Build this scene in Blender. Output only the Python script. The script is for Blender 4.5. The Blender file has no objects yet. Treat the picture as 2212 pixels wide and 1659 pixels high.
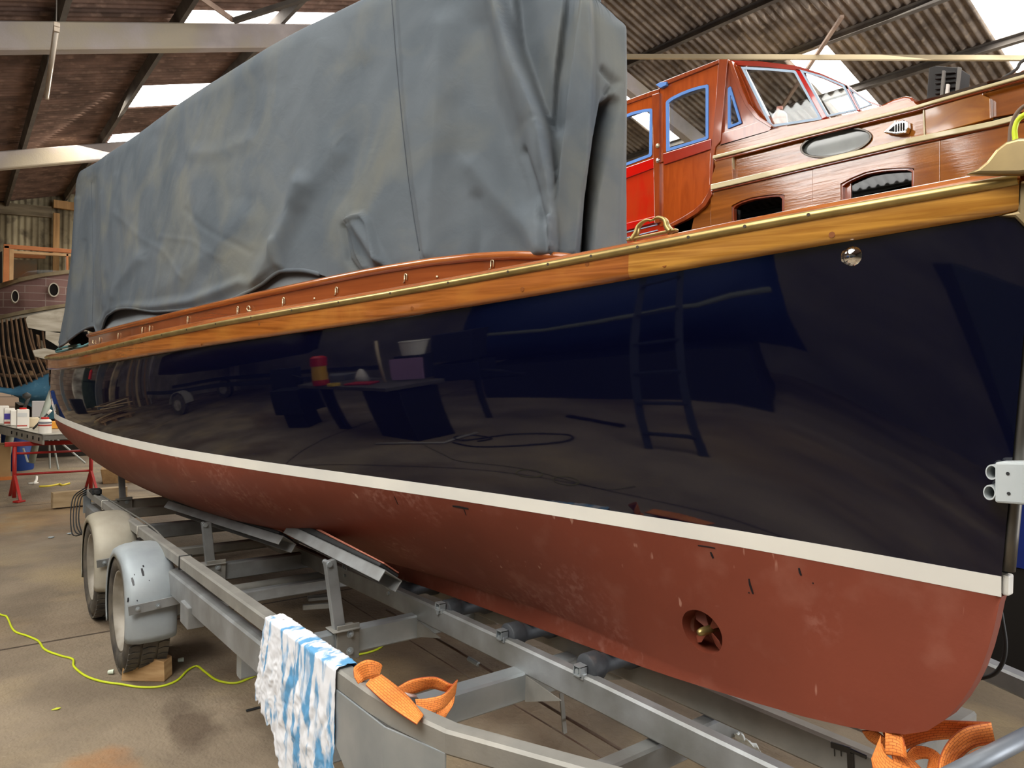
import bpy, bmesh, math, random
import numpy as np
from math import sin, cos, tan, pi, radians, sqrt, atan2
from mathutils import Vector, Matrix, noise

random.seed(7)
SC = bpy.context.scene
COL = SC.collection

# ------------------------------------------------------------------ camera
H = 1.6; FPX = 1560.0; CX, CY = 1106.0, 829.5
YAW = radians(37.4); PITCH = radians(-0.75); ROLL = radians(1.25)
_f = np.array([sin(YAW)*cos(PITCH), cos(YAW)*cos(PITCH), sin(PITCH)])
_r0 = np.array([cos(YAW), -sin(YAW), 0.0]); _u0 = np.cross(_r0, _f)
_r = _r0*cos(ROLL)+_u0*sin(ROLL); _u = -_r0*sin(ROLL)+_u0*cos(ROLL)
CAM0 = np.array([0, 0, H])
cd = bpy.data.cameras.new('camera'); cam = bpy.data.objects.new('camera', cd); COL.objects.link(cam)
cam.matrix_world = Matrix(((_r[0], _u[0], -_f[0], 0), (_r[1], _u[1], -_f[1], 0), (_r[2], _u[2], -_f[2], H), (0, 0, 0, 1)))
cd.sensor_width = 36.0; cd.lens = 36.0*FPX/2212.0; cd.clip_start = 0.05; cd.clip_end = 200
SC.camera = cam

# ------------------------------------------------------------------ light and exposure
W = bpy.data.worlds.new('world'); SC.world = W; W.use_nodes = True
bg = W.node_tree.nodes['Background']; bg.inputs[0].default_value = (0.80, 0.90, 1.0, 1); bg.inputs[1].default_value = 0.5
SC.view_settings.view_transform = 'Standard'; SC.view_settings.look = 'None'
SC.view_settings.gamma = 1; SC.view_settings.use_curve_mapping = False
SC.view_settings.exposure = 0.12

def area(name, loc, look, sx, sy, power, col=(1, 1, 1)):
    l = bpy.data.lights.new(name, 'AREA'); l.shape = 'RECTANGLE'; l.size = sx; l.size_y = sy; l.energy = power; l.color = col
    o = bpy.data.objects.new(name, l); COL.objects.link(o); o.location = loc
    d = Vector(look)-Vector(loc); o.rotation_euler = d.to_track_quat('-Z', 'Y').to_euler(); return o
# daylight falling through the rows of translucent roof sheets, plus two added fill lamps
K = 1.0
area('rooflight_daylight_near', (-1.9, 1.2, 4.75), (-1.0, 1.5, 0), 2.4, 7.0, 200*K, (1, 0.97, 0.92))
area('rooflight_daylight_mid', (3.0, 6.5, 6.1), (2.6, 6.5, 0), 2.5, 8.0, 330*K, (1, 0.97, 0.92))
area('rooflight_daylight_far', (2.8, 17.5, 6.0), (2.4, 17.0, 0), 3.0, 8.0, 520*K, (1, 0.93, 0.82))
area('rooflight_daylight_right', (13.0, 6.5, 7.0), (9.0, 6.0, 0), 3.5, 9.0, 500*K, (1, 0.97, 0.92))
area('rooflight_daylight_middle', (6.2, 2.0, 7.0), (5.0, 2.0, 0), 2.5, 8.0, 420*K, (1, 0.96, 0.90))
area('fill_lamp_right_far', (12.5, 15.0, 7.0), (11.5, 15.0, 0), 3.5, 7.0, 750*K, (1, 0.96, 0.90))  # added fill lamp to brighten the far right roof, no translucent sheet above
area('fill_lamp_front', (9.5, -8.3, 2.6), (9.0, 4.0, 4.2), 8.0, 5.0, 1700*K, (0.97, 0.98, 1))  # added unseen fill lamp, brightens the right roof slope and the cruiser

# ------------------------------------------------------------------ pixel helpers (points of the photo put at a real distance)
def ray(x, y): return _f*FPX+_r*(x-CX)+_u*(CY-y)
def onx(x, y, X): r = ray(x, y); return Vector(CAM0+r*(X/r[0]))
def ony(x, y, Y): r = ray(x, y); return Vector(CAM0+r*(Y/r[1]))
def onz(x, y, Z): r = ray(x, y); return Vector(CAM0+r*((Z-H)/r[2]))
def proj(p):
    d = np.array(p, float)-CAM0; z = d@_f
    return CX+FPX*(d@_r)/z, CY-FPX*(d@_u)/z

def pchip(xs, ys):
    xs = np.array(xs, float); ys = np.array(ys, float); h = np.diff(xs); d = np.diff(ys)/h
    m = np.zeros_like(ys); m[0] = d[0]; m[-1] = d[-1]
    for i in range(1, len(xs)-1):
        if d[i-1]*d[i] > 0:
            w1 = 2*h[i]+h[i-1]; w2 = h[i]+2*h[i-1]; m[i] = (w1+w2)/(w1/d[i-1]+w2/d[i])
    def f(x):
        x = min(max(x, xs[0]), xs[-1]); i = int(min(np.searchsorted(xs, x, 'right')-1, len(xs)-2)); i = max(i, 0)
        t = (x-xs[i])/h[i]
        return (2*t**3-3*t*t+1)*ys[i]+(t**3-2*t*t+t)*h[i]*m[i]+(-2*t**3+3*t*t)*ys[i+1]+(t**3-t*t)*h[i]*m[i+1]
    return f
def sstep(a, b, x):
    t = min(max((x-a)/(b-a), 0), 1); return t*t*(3-2*t)

# ------------------------------------------------------------------ materials
def rgb(h):
    h = h.lstrip('#'); v = [int(h[i:i+2], 16)/255 for i in (0, 2, 4)]
    return tuple(((c+0.055)/1.055)**2.4 if c > 0.04045 else c/12.92 for c in v)
MATS = {}
def mat(name, col, rough=0.5, metal=0.0, col2=None, scale=6.0, stretch=(1, 1, 1), bump=0.0, bscale=40.0, coat=0.0, lo=0.35, hi=0.65,
        detail=5, dist=0.0, rvar=0.0, emit=None, estr=0, alpha=None, trans=0, spec=0.5, col3=None, s3=1.2, lo3=.5, hi3=.65, bstretch=None, coatr=0.04, ior=1.45):
    m = bpy.data.materials.new(name); m.use_nodes = True; nt = m.node_tree; N = nt.nodes; L = nt.links
    b = N['Principled BSDF']; col = rgb(col) if isinstance(col, str) else col
    b.inputs['Base Color'].default_value = (*col, 1); b.inputs['Roughness'].default_value = rough; b.inputs['Metallic'].default_value = metal
    b.inputs['Coat Weight'].default_value = coat; b.inputs['Coat Roughness'].default_value = coatr
    b.inputs['Specular IOR Level'].default_value = spec; b.inputs['IOR'].default_value = ior
    if trans: b.inputs['Transmission Weight'].default_value = trans
    if emit is not None:
        b.inputs['Emission Color'].default_value = (*emit, 1); b.inputs['Emission Strength'].default_value = estr
    tc = N.new('ShaderNodeTexCoord'); mp = N.new('ShaderNodeMapping'); mp.inputs['Scale'].default_value = stretch
    L.new(tc.outputs['Object'], mp.inputs[0])
    def noi(sc, det=detail, vec=None):
        n = N.new('ShaderNodeTexNoise'); n.inputs['Scale'].default_value = sc; n.inputs['Detail'].default_value = det
        n.inputs['Distortion'].default_value = dist; L.new(vec or mp.outputs[0], n.inputs['Vector']); return n
    last = None
    if col2 is not None:
        col2 = rgb(col2) if isinstance(col2, str) else col2
        n = noi(scale); cr = N.new('ShaderNodeValToRGB'); cr.color_ramp.elements[0].position = lo; cr.color_ramp.elements[1].position = hi
        cr.color_ramp.elements[0].color = (*col, 1); cr.color_ramp.elements[1].color = (*col2, 1)
        L.new(n.outputs['Fac'], cr.inputs[0]); last = cr.outputs[0]
        if rvar:
            mr = N.new('ShaderNodeMapRange'); mr.inputs[3].default_value = rough-rvar; mr.inputs[4].default_value = rough+rvar
            L.new(n.outputs['Fac'], mr.inputs[0]); L.new(mr.outputs[0], b.inputs['Roughness'])
    if col3 is not None:
        col3 = rgb(col3) if isinstance(col3, str) else col3
        n3 = noi(s3, 8, tc.outputs['Object']); c3 = N.new('ShaderNodeValToRGB'); c3.color_ramp.elements[0].position = lo3; c3.color_ramp.elements[1].position = hi3
        L.new(n3.outputs['Fac'], c3.inputs[0]); mx = N.new('ShaderNodeMix'); mx.data_type = 'RGBA'
        L.new(c3.outputs[0], mx.inputs[0])
        if last: L.new(last, mx.inputs[6])
        else: mx.inputs[6].default_value = (*col, 1)
        mx.inputs[7].default_value = (*col3, 1); last = mx.outputs[2]
    if last: L.new(last, b.inputs['Base Color'])
    if bump:
        v = mp.outputs[0]
        if bstretch:
            m2 = N.new('ShaderNodeMapping'); m2.inputs['Scale'].default_value = bstretch; L.new(tc.outputs['Object'], m2.inputs[0]); v = m2.outputs[0]
        nb = noi(bscale, 6, v); bp = N.new('ShaderNodeBump'); bp.inputs['Strength'].default_value = bump; bp.inputs['Distance'].default_value = 0.02
        L.new(nb.outputs['Fac'], bp.inputs['Height']); L.new(bp.outputs[0], b.inputs['Normal'])
        if coat: L.new(bp.outputs[0], b.inputs['Coat Normal'])
    MATS[name] = m; return m

def glass(name, tint=(1, 1, 1), mixf=0.15):
    m = bpy.data.materials.new(name); m.use_nodes = True; nt = m.node_tree; N = nt.nodes; L = nt.links
    N.remove(N['Principled BSDF']); t = N.new('ShaderNodeBsdfTransparent'); t.inputs[0].default_value = (*tint, 1)
    g = N.new('ShaderNodeBsdfGlossy'); g.inputs['Roughness'].default_value = 0.02; lw = N.new('ShaderNodeLayerWeight'); lw.inputs[0].default_value = .5; fr = N.new('ShaderNodeMath'); fr.operation = 'POWER'; fr.inputs[1].default_value = 4.5; L.new(lw.outputs['Facing'], fr.inputs[0])
    mx = N.new('ShaderNodeMixShader'); ad = N.new('ShaderNodeMath'); ad.operation = 'ADD'; ad.inputs[1].default_value = mixf-0.02; ad.use_clamp = True
    L.new(fr.outputs[0], ad.inputs[0]); L.new(ad.outputs[0], mx.inputs[0]); L.new(t.outputs[0], mx.inputs[1]); L.new(g.outputs[0], mx.inputs[2])
    L.new(mx.outputs[0], N['Material Output'].inputs[0]); MATS[name] = m; return m

# ------------------------------------------------------------------ mesh builder
class MB:
    def __init__(s): s.v = []; s.f = []; s.mi = []
    def add(s, vs, fs, mi=0):
        b = len(s.v); s.v += [tuple(v) for v in vs]; s.f += [tuple(b+i for i in f) for f in fs]; s.mi += [mi]*len(fs); return s
    def box(s, c, d, R=None, mi=0):
        c = Vector(c); hx, hy, hz = [k/2 for k in d]
        P = [Vector((x*hx, y*hy, z*hz)) for x in (-1, 1) for y in (-1, 1) for z in (-1, 1)]
        if R is not None: P = [R@p for p in P]
        return s.add([c+p for p in P], [(0, 1, 3, 2), (4, 6, 7, 5), (0, 4, 5, 1), (2, 3, 7, 6), (0, 2, 6, 4), (1, 5, 7, 3)], mi)
    def beam(s, a, b, w, h, up=(0, 0, 1), mi=0, ch=0.0):
        a = Vector(a); b = Vector(b); d = (b-a).normalized(); side = d.cross(Vector(up)).normalized(); u = side.cross(d)
        w /= 2; h /= 2; c = ch
        if c: prof = [(-w+c, -h), (w-c, -h), (w, -h+c), (w, h-c), (w-c, h), (-w+c, h), (-w, h-c), (-w, -h+c)]
        else: prof = [(-w, -h), (w, -h), (w, h), (-w, h)]
        n = len(prof); vs = [a+side*x+u*y for x, y in prof]+[b+side*x+u*y for x, y in prof]
        return s.add(vs, [(i, (i+1) % n, n+(i+1) % n, n+i) for i in range(n)]+[tuple(range(n))[::-1], tuple(range(n, 2*n))], mi)
    def loft(s, rings, closed=True, caps=True, mi=0):
        n = len(rings[0]); vs = [p for r in rings for p in r]; fs = []
        for i in range(len(rings)-1):
            for j in range(n if closed else n-1):
                k = (j+1) % n; fs.append((i*n+j, i*n+k, (i+1)*n+k, (i+1)*n+j))
        if caps and closed: fs += [tuple(range(n))[::-1], tuple((len(rings)-1)*n+j for j in range(n))]
        return s.add(vs, fs, mi)
    def tube(s, pts, r, n=10, mi=0, caps=True, flat=1.0):
        pts = [Vector(p) for p in pts]; rings = []; rr = r if isinstance(r, (list, tuple)) else [r]*len(pts)
        t0 = (pts[1]-pts[0]).normalized(); up = Vector((0, 0, 1)) if abs(t0.z) < .9 else Vector((1, 0, 0)); a = t0.cross(up).normalized()
        for i, p in enumerate(pts):
            t = (pts[min(i+1, len(pts)-1)]-pts[max(i-1, 0)]).normalized(); a = (a-t*a.dot(t)).normalized(); b = t.cross(a)
            rings.append([p+a*cos(2*pi*k/n)*rr[i]+b*sin(2*pi*k/n)*rr[i]*flat for k in range(n)])
        return s.loft(rings, True, caps, mi)
    def lathe(s, c, axis, prof, n=24, mi=0, caps=False):
        c = Vector(c); ax = Vector(axis).normalized(); a = ax.orthogonal().normalized(); b = ax.cross(a)
        return s.loft([[c+ax*h+(a*cos(2*pi*k/n)+b*sin(2*pi*k/n))*r for k in range(n)] for r, h in prof], True, caps, mi)
    def prism(s, pts, d, mi=0):
        pts = [Vector(p) for p in pts]; d = Vector(d); n = len(pts)
        return s.add(pts+[p+d for p in pts], [tuple(range(n)), tuple(range(n, 2*n))[::-1]]+[(i, n+i, n+(i+1) % n, (i+1) % n) for i in range(n)], mi)
    def strap(s, pts, w, th, wdir, mi=0):
        """flat band along pts; wdir one vector or a list (band's width direction)"""
        pts = [Vector(p) for p in pts]; rings = []
        for i, p in enumerate(pts):
            t = (pts[min(i+1, len(pts)-1)]-pts[max(i-1, 0)]).normalized(); wd = Vector(wdir[i] if isinstance(wdir, list) else wdir)
            wd = (wd-t*wd.dot(t)).normalized(); nn = t.cross(wd)*th/2; wv = wd*(w[i] if isinstance(w, list) else w)/2
            rings.append([p-wv-nn, p+wv-nn, p+wv+nn, p-wv+nn])
        return s.loft(rings, True, True, mi)
    def build(s, name, mats, parent=None, smooth=False, bevel=0, bseg=2, weld=0, auto=None, sub=0, recalc=True):
        me = bpy.data.meshes.new(name); me.from_pydata(s.v, [], s.f); me.update()
        if not isinstance(mats, (list, tuple)): mats = [mats]
        for m in mats: me.materials.append(m)
        if len(mats) > 1: me.polygons.foreach_set('material_index', s.mi)
        if weld or recalc:
            bm = bmesh.new(); bm.from_mesh(me)
            if weld: bmesh.ops.remove_doubles(bm, verts=bm.verts, dist=weld)
            if recalc: bmesh.ops.recalc_face_normals(bm, faces=bm.faces)
            bm.to_mesh(me); bm.free()
        if smooth or auto: me.polygons.foreach_set('use_smooth', [True]*len(me.polygons))
        o = bpy.data.objects.new(name, me); COL.objects.link(o)
        if auto:
            md = o.modifiers.new('edge', 'EDGE_SPLIT'); md.split_angle = radians(auto)
        if bevel:
            md = o.modifiers.new('bevel', 'BEVEL'); md.width = bevel; md.segments = bseg; md.limit_method = 'ANGLE'; md.angle_limit = radians(40)
        if sub:
            md = o.modifiers.new('sub', 'SUBSURF'); md.levels = sub; md.render_levels = sub
        if parent: o.parent = parent; o.matrix_parent_inverse = parent.matrix_basis.inverted()
        return o
def tag(o, label=None, cat=None, group=None, kind=None):
    if label: o['label'] = label
    if cat: o['category'] = cat
    if group: o['group'] = group
    if kind: o['kind'] = kind
    return o
def empty(name, loc, label=None, cat=None, group=None):
    o = bpy.data.objects.new(name, None); COL.objects.link(o); o.location = loc; o.empty_display_size = .2; return tag(o, label, cat, group)
def struct(o, label=None):
    o['kind'] = 'structure'
    if label: o['label'] = label
    return o
def copy_tree(o, parent=None):
    c = o.copy(); COL.objects.link(c); c.parent = parent
    for ch in [x for x in bpy.data.objects if x.parent == o]: copy_tree(ch, c)
    return c
def resample(pts, n):
    P = [Vector(p) for p in pts]; L = [0]
    for a, b in zip(P, P[1:]): L.append(L[-1]+(b-a).length)
    out = []
    for k in range(n):
        t = L[-1]*k/(n-1); i = 0
        while i < len(P)-2 and L[i+1] < t: i += 1
        out.append(P[i].lerp(P[i+1], (t-L[i])/max(L[i+1]-L[i], 1e-9)))
    return out
def spline(pts, n=8):
    P = [Vector(p) for p in pts]; Q = [P[0]*2-P[1]]+P+[P[-1]*2-P[-2]]; out = []
    for i in range(1, len(Q)-2):
        a, b, c, d = Q[i-1:i+3]
        for k in range(n):
            t = k/n; out.append(.5*((2*b)+(c-a)*t+(2*a-5*b+4*c-d)*t*t+(3*b-a-3*c+d)*t**3))
    out.append(P[-1]); return out
# ================================================================== MATERIALS
concrete = mat('concrete_floor', '#8f806b', .8, col2='#706352', scale=1.4, bump=.5, bscale=28, col3='#a8946f', s3=.9, lo3=.5, hi3=.75, detail=10)
asbestos_l = mat('roof_sheet_dark', '#84695b', .95, col2='#5f4c41', scale=2.5, col3='#a08372', s3=6, lo3=.55, hi3=.8, bump=.3, bscale=25)
asbestos_r = mat('roof_sheet_grey', '#8a7d70', .95, col2='#5c5147', scale=2.5, col3='#a1917d', s3=8, lo3=.55, hi3=.8, bump=.3, bscale=25)
purlin_m = mat('purlin_steel', '#6d675e', .8, col2='#57504a', scale=3)
rafter_m = mat('rafter_concrete', '#b5aaa4', .85, col2='#9c928c', scale=2, col3='#b4a892', s3=1, bump=.1)
sky_sheet = mat('translucent_sheet', (.9, .9, .88), .6, emit=(1, .985, .95), estr=8.0)
timber_m = mat('old_timber', '#a98a66', .8, col2='#8a6c4c', scale=4, stretch=(4, 4, .6), bump=.2)
brick_m = None

def corr_grid(name, m, X0, X1, Y0, Y1, zf, pitch=.146, amp=.031, skip=(), along='X', sub=8, down=.02):
    """corrugated sheeting whose waves run along X; skip: list of (xa,xb,ya,yb) translucent sheets left out"""
    xs = sorted(set([X0, X1]+[a for s_ in skip for a in s_[:2] if X0 < a < X1])); mb = MB(); ms = {}
    n = int((Y1-Y0)/pitch*sub)
    for a, b in zip(xs, xs[1:]):
        for i in range(n):
            y0 = Y0+(Y1-Y0)*i/n; y1 = Y0+(Y1-Y0)*(i+1)/n; xm = (a+b)/2; ym = (y0+y1)/2
            w0 = amp*sin(2*pi*y0/pitch); w1 = amp*sin(2*pi*y1/pitch); hit = [k for k, s_ in enumerate(skip) if s_[0] <= xm <= s_[1] and s_[2] <= ym <= s_[3]]
            tgt = ms.setdefault(hit[0], MB()) if hit else mb
            tgt.add([(a, y0, zf(a)+w0), (b, y0, zf(b)+w0), (b, y1, zf(b)+w1), (a, y1, zf(a)+w1)], [(0, 1, 2, 3)])
    o = mb.build(name, m, weld=1e-5, smooth=True, recalc=False); return o, ms

zl = lambda x: 1.6+4.12+.3*x          # left slope of the roof, underside at the purlins
zr = lambda x: 1.6+9.72-.3*x          # right slope
ridge = (9.72-4.12)/.6
skl = [(2.42, 3.60, 13.95, 15.2), (2.3, 4.9, 10.55, 11.2), (2.5, 3.6, 17.3, 18.3), (2.3, 3.7, 5.0, 7.4), (-3.2, -.8, -1.5, 1.5), (2.4, 3.7, -3.0, 0.0), (-3.2, -.8, 4.2, 7.0)]
skr = [(11.3, 15.5, 10.8, 11.75), (12.2, 16.0, 6.98, 7.78), (12.45, 18.5, 2.6, 4.75), (14.2, 18, 9.2, 10.2)]
o, ms = corr_grid('ceiling', asbestos_l, -7.0, ridge, -8, 24.2, zl, skip=skl); struct(o)
k = 1
for key, mb in ms.items(): struct(mb.build('window_%d' % k, sky_sheet, recalc=False), 'translucent corrugated roof sheet glowing with daylight'); k += 1
o, ms = corr_grid('ceiling.001', asbestos_r, ridge, 24.0, -8, 24.2, zr, skip=skr); struct(o)
for key, mb in ms.items(): struct(mb.build('window_%d' % k, sky_sheet, recalc=False), 'translucent corrugated roof sheet glowing with daylight'); k += 1

# purlins (cold rolled channel) and rafters
def channel(mb, a, b, w, h, t, up, flip=1):
    a = Vector(a); b = Vector(b); d = (b-a).normalized(); side = d.cross(Vector(up)).normalized()*flip; u = Vector(up)-d*Vector(up).dot(d); u.normalize()
    prof = [(-w/2, -h/2), (w/2, -h/2), (w/2, -h/2+t), (-w/2+t, -h/2+t), (-w/2+t, h/2-t), (w/2, h/2-t), (w/2, h/2), (-w/2, h/2)]
    n = 8; vs = [a+side*x+u*y for x, y in prof]+[b+side*x+u*y for x, y in prof]
    mb.add(vs, [(i, (i+1) % n, n+(i+1) % n, n+i) for i in range(n)]+[(0, 1, 2, 3), (3, 4, 7, 0), (4, 5, 6, 7), (8, 9, 10, 11), (11, 12, 15, 8), (12, 13, 14, 15)])
n_l = Vector((-.287, 0, .958)); n_r = Vector((.287, 0, .958))
tk = 1
for X in (-3.17, -1.8, -.43, .94, 2.3, 3.67, 5.04, 6.4, 7.8):
    mb = MB(); channel(mb, (X, -8, zl(X)-.11), (X, 24, zl(X)-.11), .07, .15, .012, n_l); struct(mb.build('trim_%d' % tk, purlin_m)); tk += 1
for X in (10.75, 12.05, 13.45, 14.85, 16.3, 17.8):
    mb = MB(); channel(mb, (X, -8, zr(X)-.11), (X, 24, zr(X)-.11), .07, .16, .012, n_r, -1); struct(mb.build('trim_%d' % tk, purlin_m)); tk += 1
for Y in (-3.0, 3.9, 10.6, 17.3):
    mb = MB()
    if Y > 5:
        mb.beam((-7, Y, zl(-7)-.36), (ridge, Y, zl(ridge)-.36), .22, .33, ch=.02); mb.beam((ridge, Y, zr(ridge)-.36), (24, Y, zr(24)-.36), .22, .33, ch=.02)
        struct(mb.build('trim_%d' % tk, rafter_m)); tk += 1
    for xx in (-6.9,):
        mb = MB().box((xx, Y, 1.7), (.3, .3, 3.4)); struct(mb.build('trim_%d' % tk, rafter_m, bevel=.02)); tk += 1
# wind braces
br = mat('brace_steel', '#a98f7c', .8, col2='#8d7667', scale=5)
def brace(a, b, w=.05, h=.05, m=br):
    global tk
    mb = MB().beam(a, b, w, h); struct(mb.build('trim_%d' % tk, m)); tk += 1
cream_b = mat('brace_cream', '#c0ae8c', .8)
brace((10.2, 10.05, 7.85), (14.4, 3.3, 6.75), .06, .08, cream_b)
brace((11.45, 6.27, 7.6), (13.6, 9.02, 6.95), .06, .05)
def slp(x, y, c=3.75, m=.3):
    r = ray(x, y); t = c/(r[2]-m*r[0]); return Vector(CAM0+r*t)
brace(slp(425, -12), slp(503, 43), .02, .07); brace(slp(505, 45, 3.7), slp(690, -14, 3.7), .06, .06, purlin_m)

# ---- floor: broom-marked slabs with joints
def floor_material():
    m = concrete; nt = m.node_tree; N = nt.nodes; L = nt.links; b = N['Principled BSDF']
    prev = b.inputs['Base Color'].links[0].from_socket
    tc = N.new('ShaderNodeTexCoord')
    # slab joints
    br_ = N.new('ShaderNodeTexBrick'); br_.inputs['Scale'].default_value = 1; br_.offset = 0; br_.inputs['Mortar Size'].default_value = .012
    br_.inputs['Brick Width'].default_value = 4.2; br_.inputs['Row Height'].default_value = 4.9; br_.inputs['Color1'].default_value = (1, 1, 1, 1); br_.inputs['Color2'].default_value = (.9, .9, .9, 1); br_.inputs['Mortar'].default_value = (.25, .22, .2, 1)
    mp = N.new('ShaderNodeMapping'); mp.inputs['Location'].default_value = (.9, 0.0, 0); L.new(tc.outputs['Object'], mp.inputs[0]); L.new(mp.outputs[0], br_.inputs['Vector'])
    mul = N.new('ShaderNodeMix'); mul.data_type = 'RGBA'; mul.blend_type = 'MULTIPLY'; mul.inputs[0].default_value = 1; L.new(prev, mul.inputs[6]); L.new(br_.outputs[0], mul.inputs[7])
    # oil and water stains
    n = N.new('ShaderNodeTexNoise'); n.inputs['Scale'].default_value = .55; n.inputs['Detail'].default_value = 9; n.inputs['Distortion'].default_value = .6; L.new(tc.outputs['Object'], n.inputs['Vector'])
    cr = N.new('ShaderNodeValToRGB'); cr.color_ramp.elements[0].position = .52; cr.color_ramp.elements[1].position = .64; cr.color_ramp.elements[0].color = (1, 1, 1, 1); cr.color_ramp.elements[1].color = (.62, .55, .5, 1)
    L.new(n.outputs['Fac'], cr.inputs[0]); m2 = N.new('ShaderNodeMix'); m2.data_type = 'RGBA'; m2.blend_type = 'MULTIPLY'; m2.inputs[0].default_value = 1
    L.new(mul.outputs[2], m2.inputs[6]); L.new(cr.outputs[0], m2.inputs[7])
    # a rust bloom, a wet patch and tinted patches, the broadest under the launch
    def spot(cx, cy, rx, ry, colr, src):
        mp2 = N.new('ShaderNodeMapping'); mp2.vector_type = 'POINT'; mp2.inputs['Location'].default_value = (-cx/rx, -cy/ry, 0); mp2.inputs['Scale'].default_value = (1/rx, 1/ry, 0)
        nn = N.new('ShaderNodeTexNoise'); nn.inputs['Scale'].default_value = 5; nn.inputs['Detail'].default_value = 6; L.new(tc.outputs['Object'], nn.inputs['Vector'])
        L.new(tc.outputs['Object'], mp2.inputs[0]); ln = N.new('ShaderNodeVectorMath'); ln.operation = 'LENGTH'; L.new(mp2.outputs[0], ln.inputs[0])
        ad = N.new('ShaderNodeMath'); ad.operation = 'MULTIPLY_ADD'; ad.inputs[1].default_value = 1.6; L.new(nn.outputs['Fac'], ad.inputs[0]); L.new(ln.outputs['Value'], ad.inputs[2])
        r_ = N.new('ShaderNodeMapRange'); r_.inputs[1].default_value = 1.85; r_.inputs[2].default_value = 1.35; L.new(ad.outputs[0], r_.inputs[0])
        q = N.new('ShaderNodeMix'); q.data_type = 'RGBA'; q.blend_type = 'MULTIPLY'; L.new(r_.outputs[0], q.inputs[0]); L.new(src, q.inputs[6]); q.inputs[7].default_value = (*colr, 1); return q.outputs[2]
    s = spot(.45, 3.15, .16, .28, (1.15, .82, .6), m2.outputs[2]); s = spot(.83, 3.4, .12, .3, (.5, .46, .44), s); s = spot(.85, 2.45, .2, .3, (.62, .58, .56), s)
    s = spot(1.9, 4.3, .9, 2.2, (.8, .74, .7), s); s = spot(1.0, 9.0, .9, 1.2, (1.0, .86, .7), s)
    L.new(s, b.inputs['Base Color'])
    # broom grooves along Y
    wv = N.new('ShaderNodeTexWave'); wv.bands_direction = 'X'; wv.inputs['Scale'].default_value = 16; wv.inputs['Distortion'].default_value = 9; wv.inputs['Detail'].default_value = 6; wv.inputs['Detail Scale'].default_value = 1.6
    L.new(tc.outputs['Object'], wv.inputs['Vector']); bp = [x for x in N if x.type == 'BUMP'][0]; b2 = N.new('ShaderNodeBump'); b2.inputs['Strength'].default_value = .12; b2.inputs['Distance'].default_value = .006
    L.new(wv.outputs['Fac'], b2.inputs['Height']); L.new(bp.outputs[0], b2.inputs['Normal']); L.new(b2.outputs[0], b.inputs['Normal'])
floor_material()
fl = MB().box((8.5, 8, -.1), (31.4, 34, .2)).build('floor', concrete); struct(fl)

# ---- far end wall: vertical corrugated sheets over a brick base
wall_sheet = mat('wall_sheet', '#b5a888', .9, col2='#7d7056', scale=1.2, stretch=(2.5, 1, .5), col3='#5c5140', s3=3, lo3=.5, hi3=.7)
def wallcorr(name, X0, X1, Y, z0, zt, pitch=.146, amp=.026):
    mb = MB(); n = int((X1-X0)/pitch*8)
    for i in range(n):
        a = X0+(X1-X0)*i/n; b = X0+(X1-X0)*(i+1)/n; wa = amp*sin(2*pi*a/pitch); wb = amp*sin(2*pi*b/pitch)
        mb.add([(a, Y+wa, z0), (b, Y+wb, z0), (b, Y+wb, zt(b)), (a, Y+wa, zt(a))], [(0, 1, 2, 3)])
    return mb.build(name, wall_sheet, weld=1e-5, smooth=True, recalc=False)
struct(wallcorr('wall_back', -7, 24, 24.0, 2.2, lambda x: min(zl(x), zr(x))))
brick = mat('brick_wall', '#9a8672', .9)
nt = brick.node_tree; b_ = nt.nodes['Principled BSDF']; tb = nt.nodes.new('ShaderNodeTexBrick'); tcx = nt.nodes.new('ShaderNodeTexCoord'); mpx = nt.nodes.new('ShaderNodeMapping')
mpx.inputs['Rotation'].default_value = (radians(90), 0, 0); nt.links.new(tcx.outputs['Object'], mpx.inputs[0]); nt.links.new(mpx.outputs[0], tb.inputs['Vector'])
tb.inputs['Scale'].default_value = 1; tb.inputs['Brick Width'].default_value = .45; tb.inputs['Row Height'].default_value = .22; tb.inputs['Mortar Size'].default_value = .015
tb.inputs['Color1'].default_value = (*rgb('#b39d88'), 1); tb.inputs['Color2'].default_value = (*rgb('#937c6a'), 1); tb.inputs['Mortar'].default_value = (*rgb('#857668'), 1); nt.links.new(tb.outputs[0], b_.inputs['Base Color'])
struct(MB().box((8.5, 23.9, 1.12), (31, .25, 2.24)).build('wall_base_back', brick)).name = 'wall_back_base'
# horizontal timber rail and door post on the end wall
a = ony(0, 474, 23.75); b = ony(112, 458, 23.75)
mb = MB().beam((-5, 23.8, a.z-.02), (b.x, 23.8, b.z), .1, .3); struct(mb.build('trim_%d' % tk, mat('weathered_board', '#8d7f66', .9, col2='#6e614c', scale=3, stretch=(.6, 1, 6)))); tk += 1
door_post = mat('door_post_timber', '#c2955f', .7, col2='#a87d4c', scale=3, stretch=(5, 5, .5))
x0 = ony(115, 460, 23.7).x; x1 = ony(129, 460, 23.7).x; xr = x1+3.2
mb = MB().box(((x0+x1)/2, 23.7, 2.9), (x1-x0, .12, 5.8)); zt = ony(130, 450, 23.7).z
mb.box(((x0+xr)/2, 23.7, zt+.1), (xr-x0, .12, .22)); mb.box((xr, 23.7, 2.9), (x1-x0, .12, 5.8)); struct(mb.build('door_1', door_post, bevel=.01))
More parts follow.
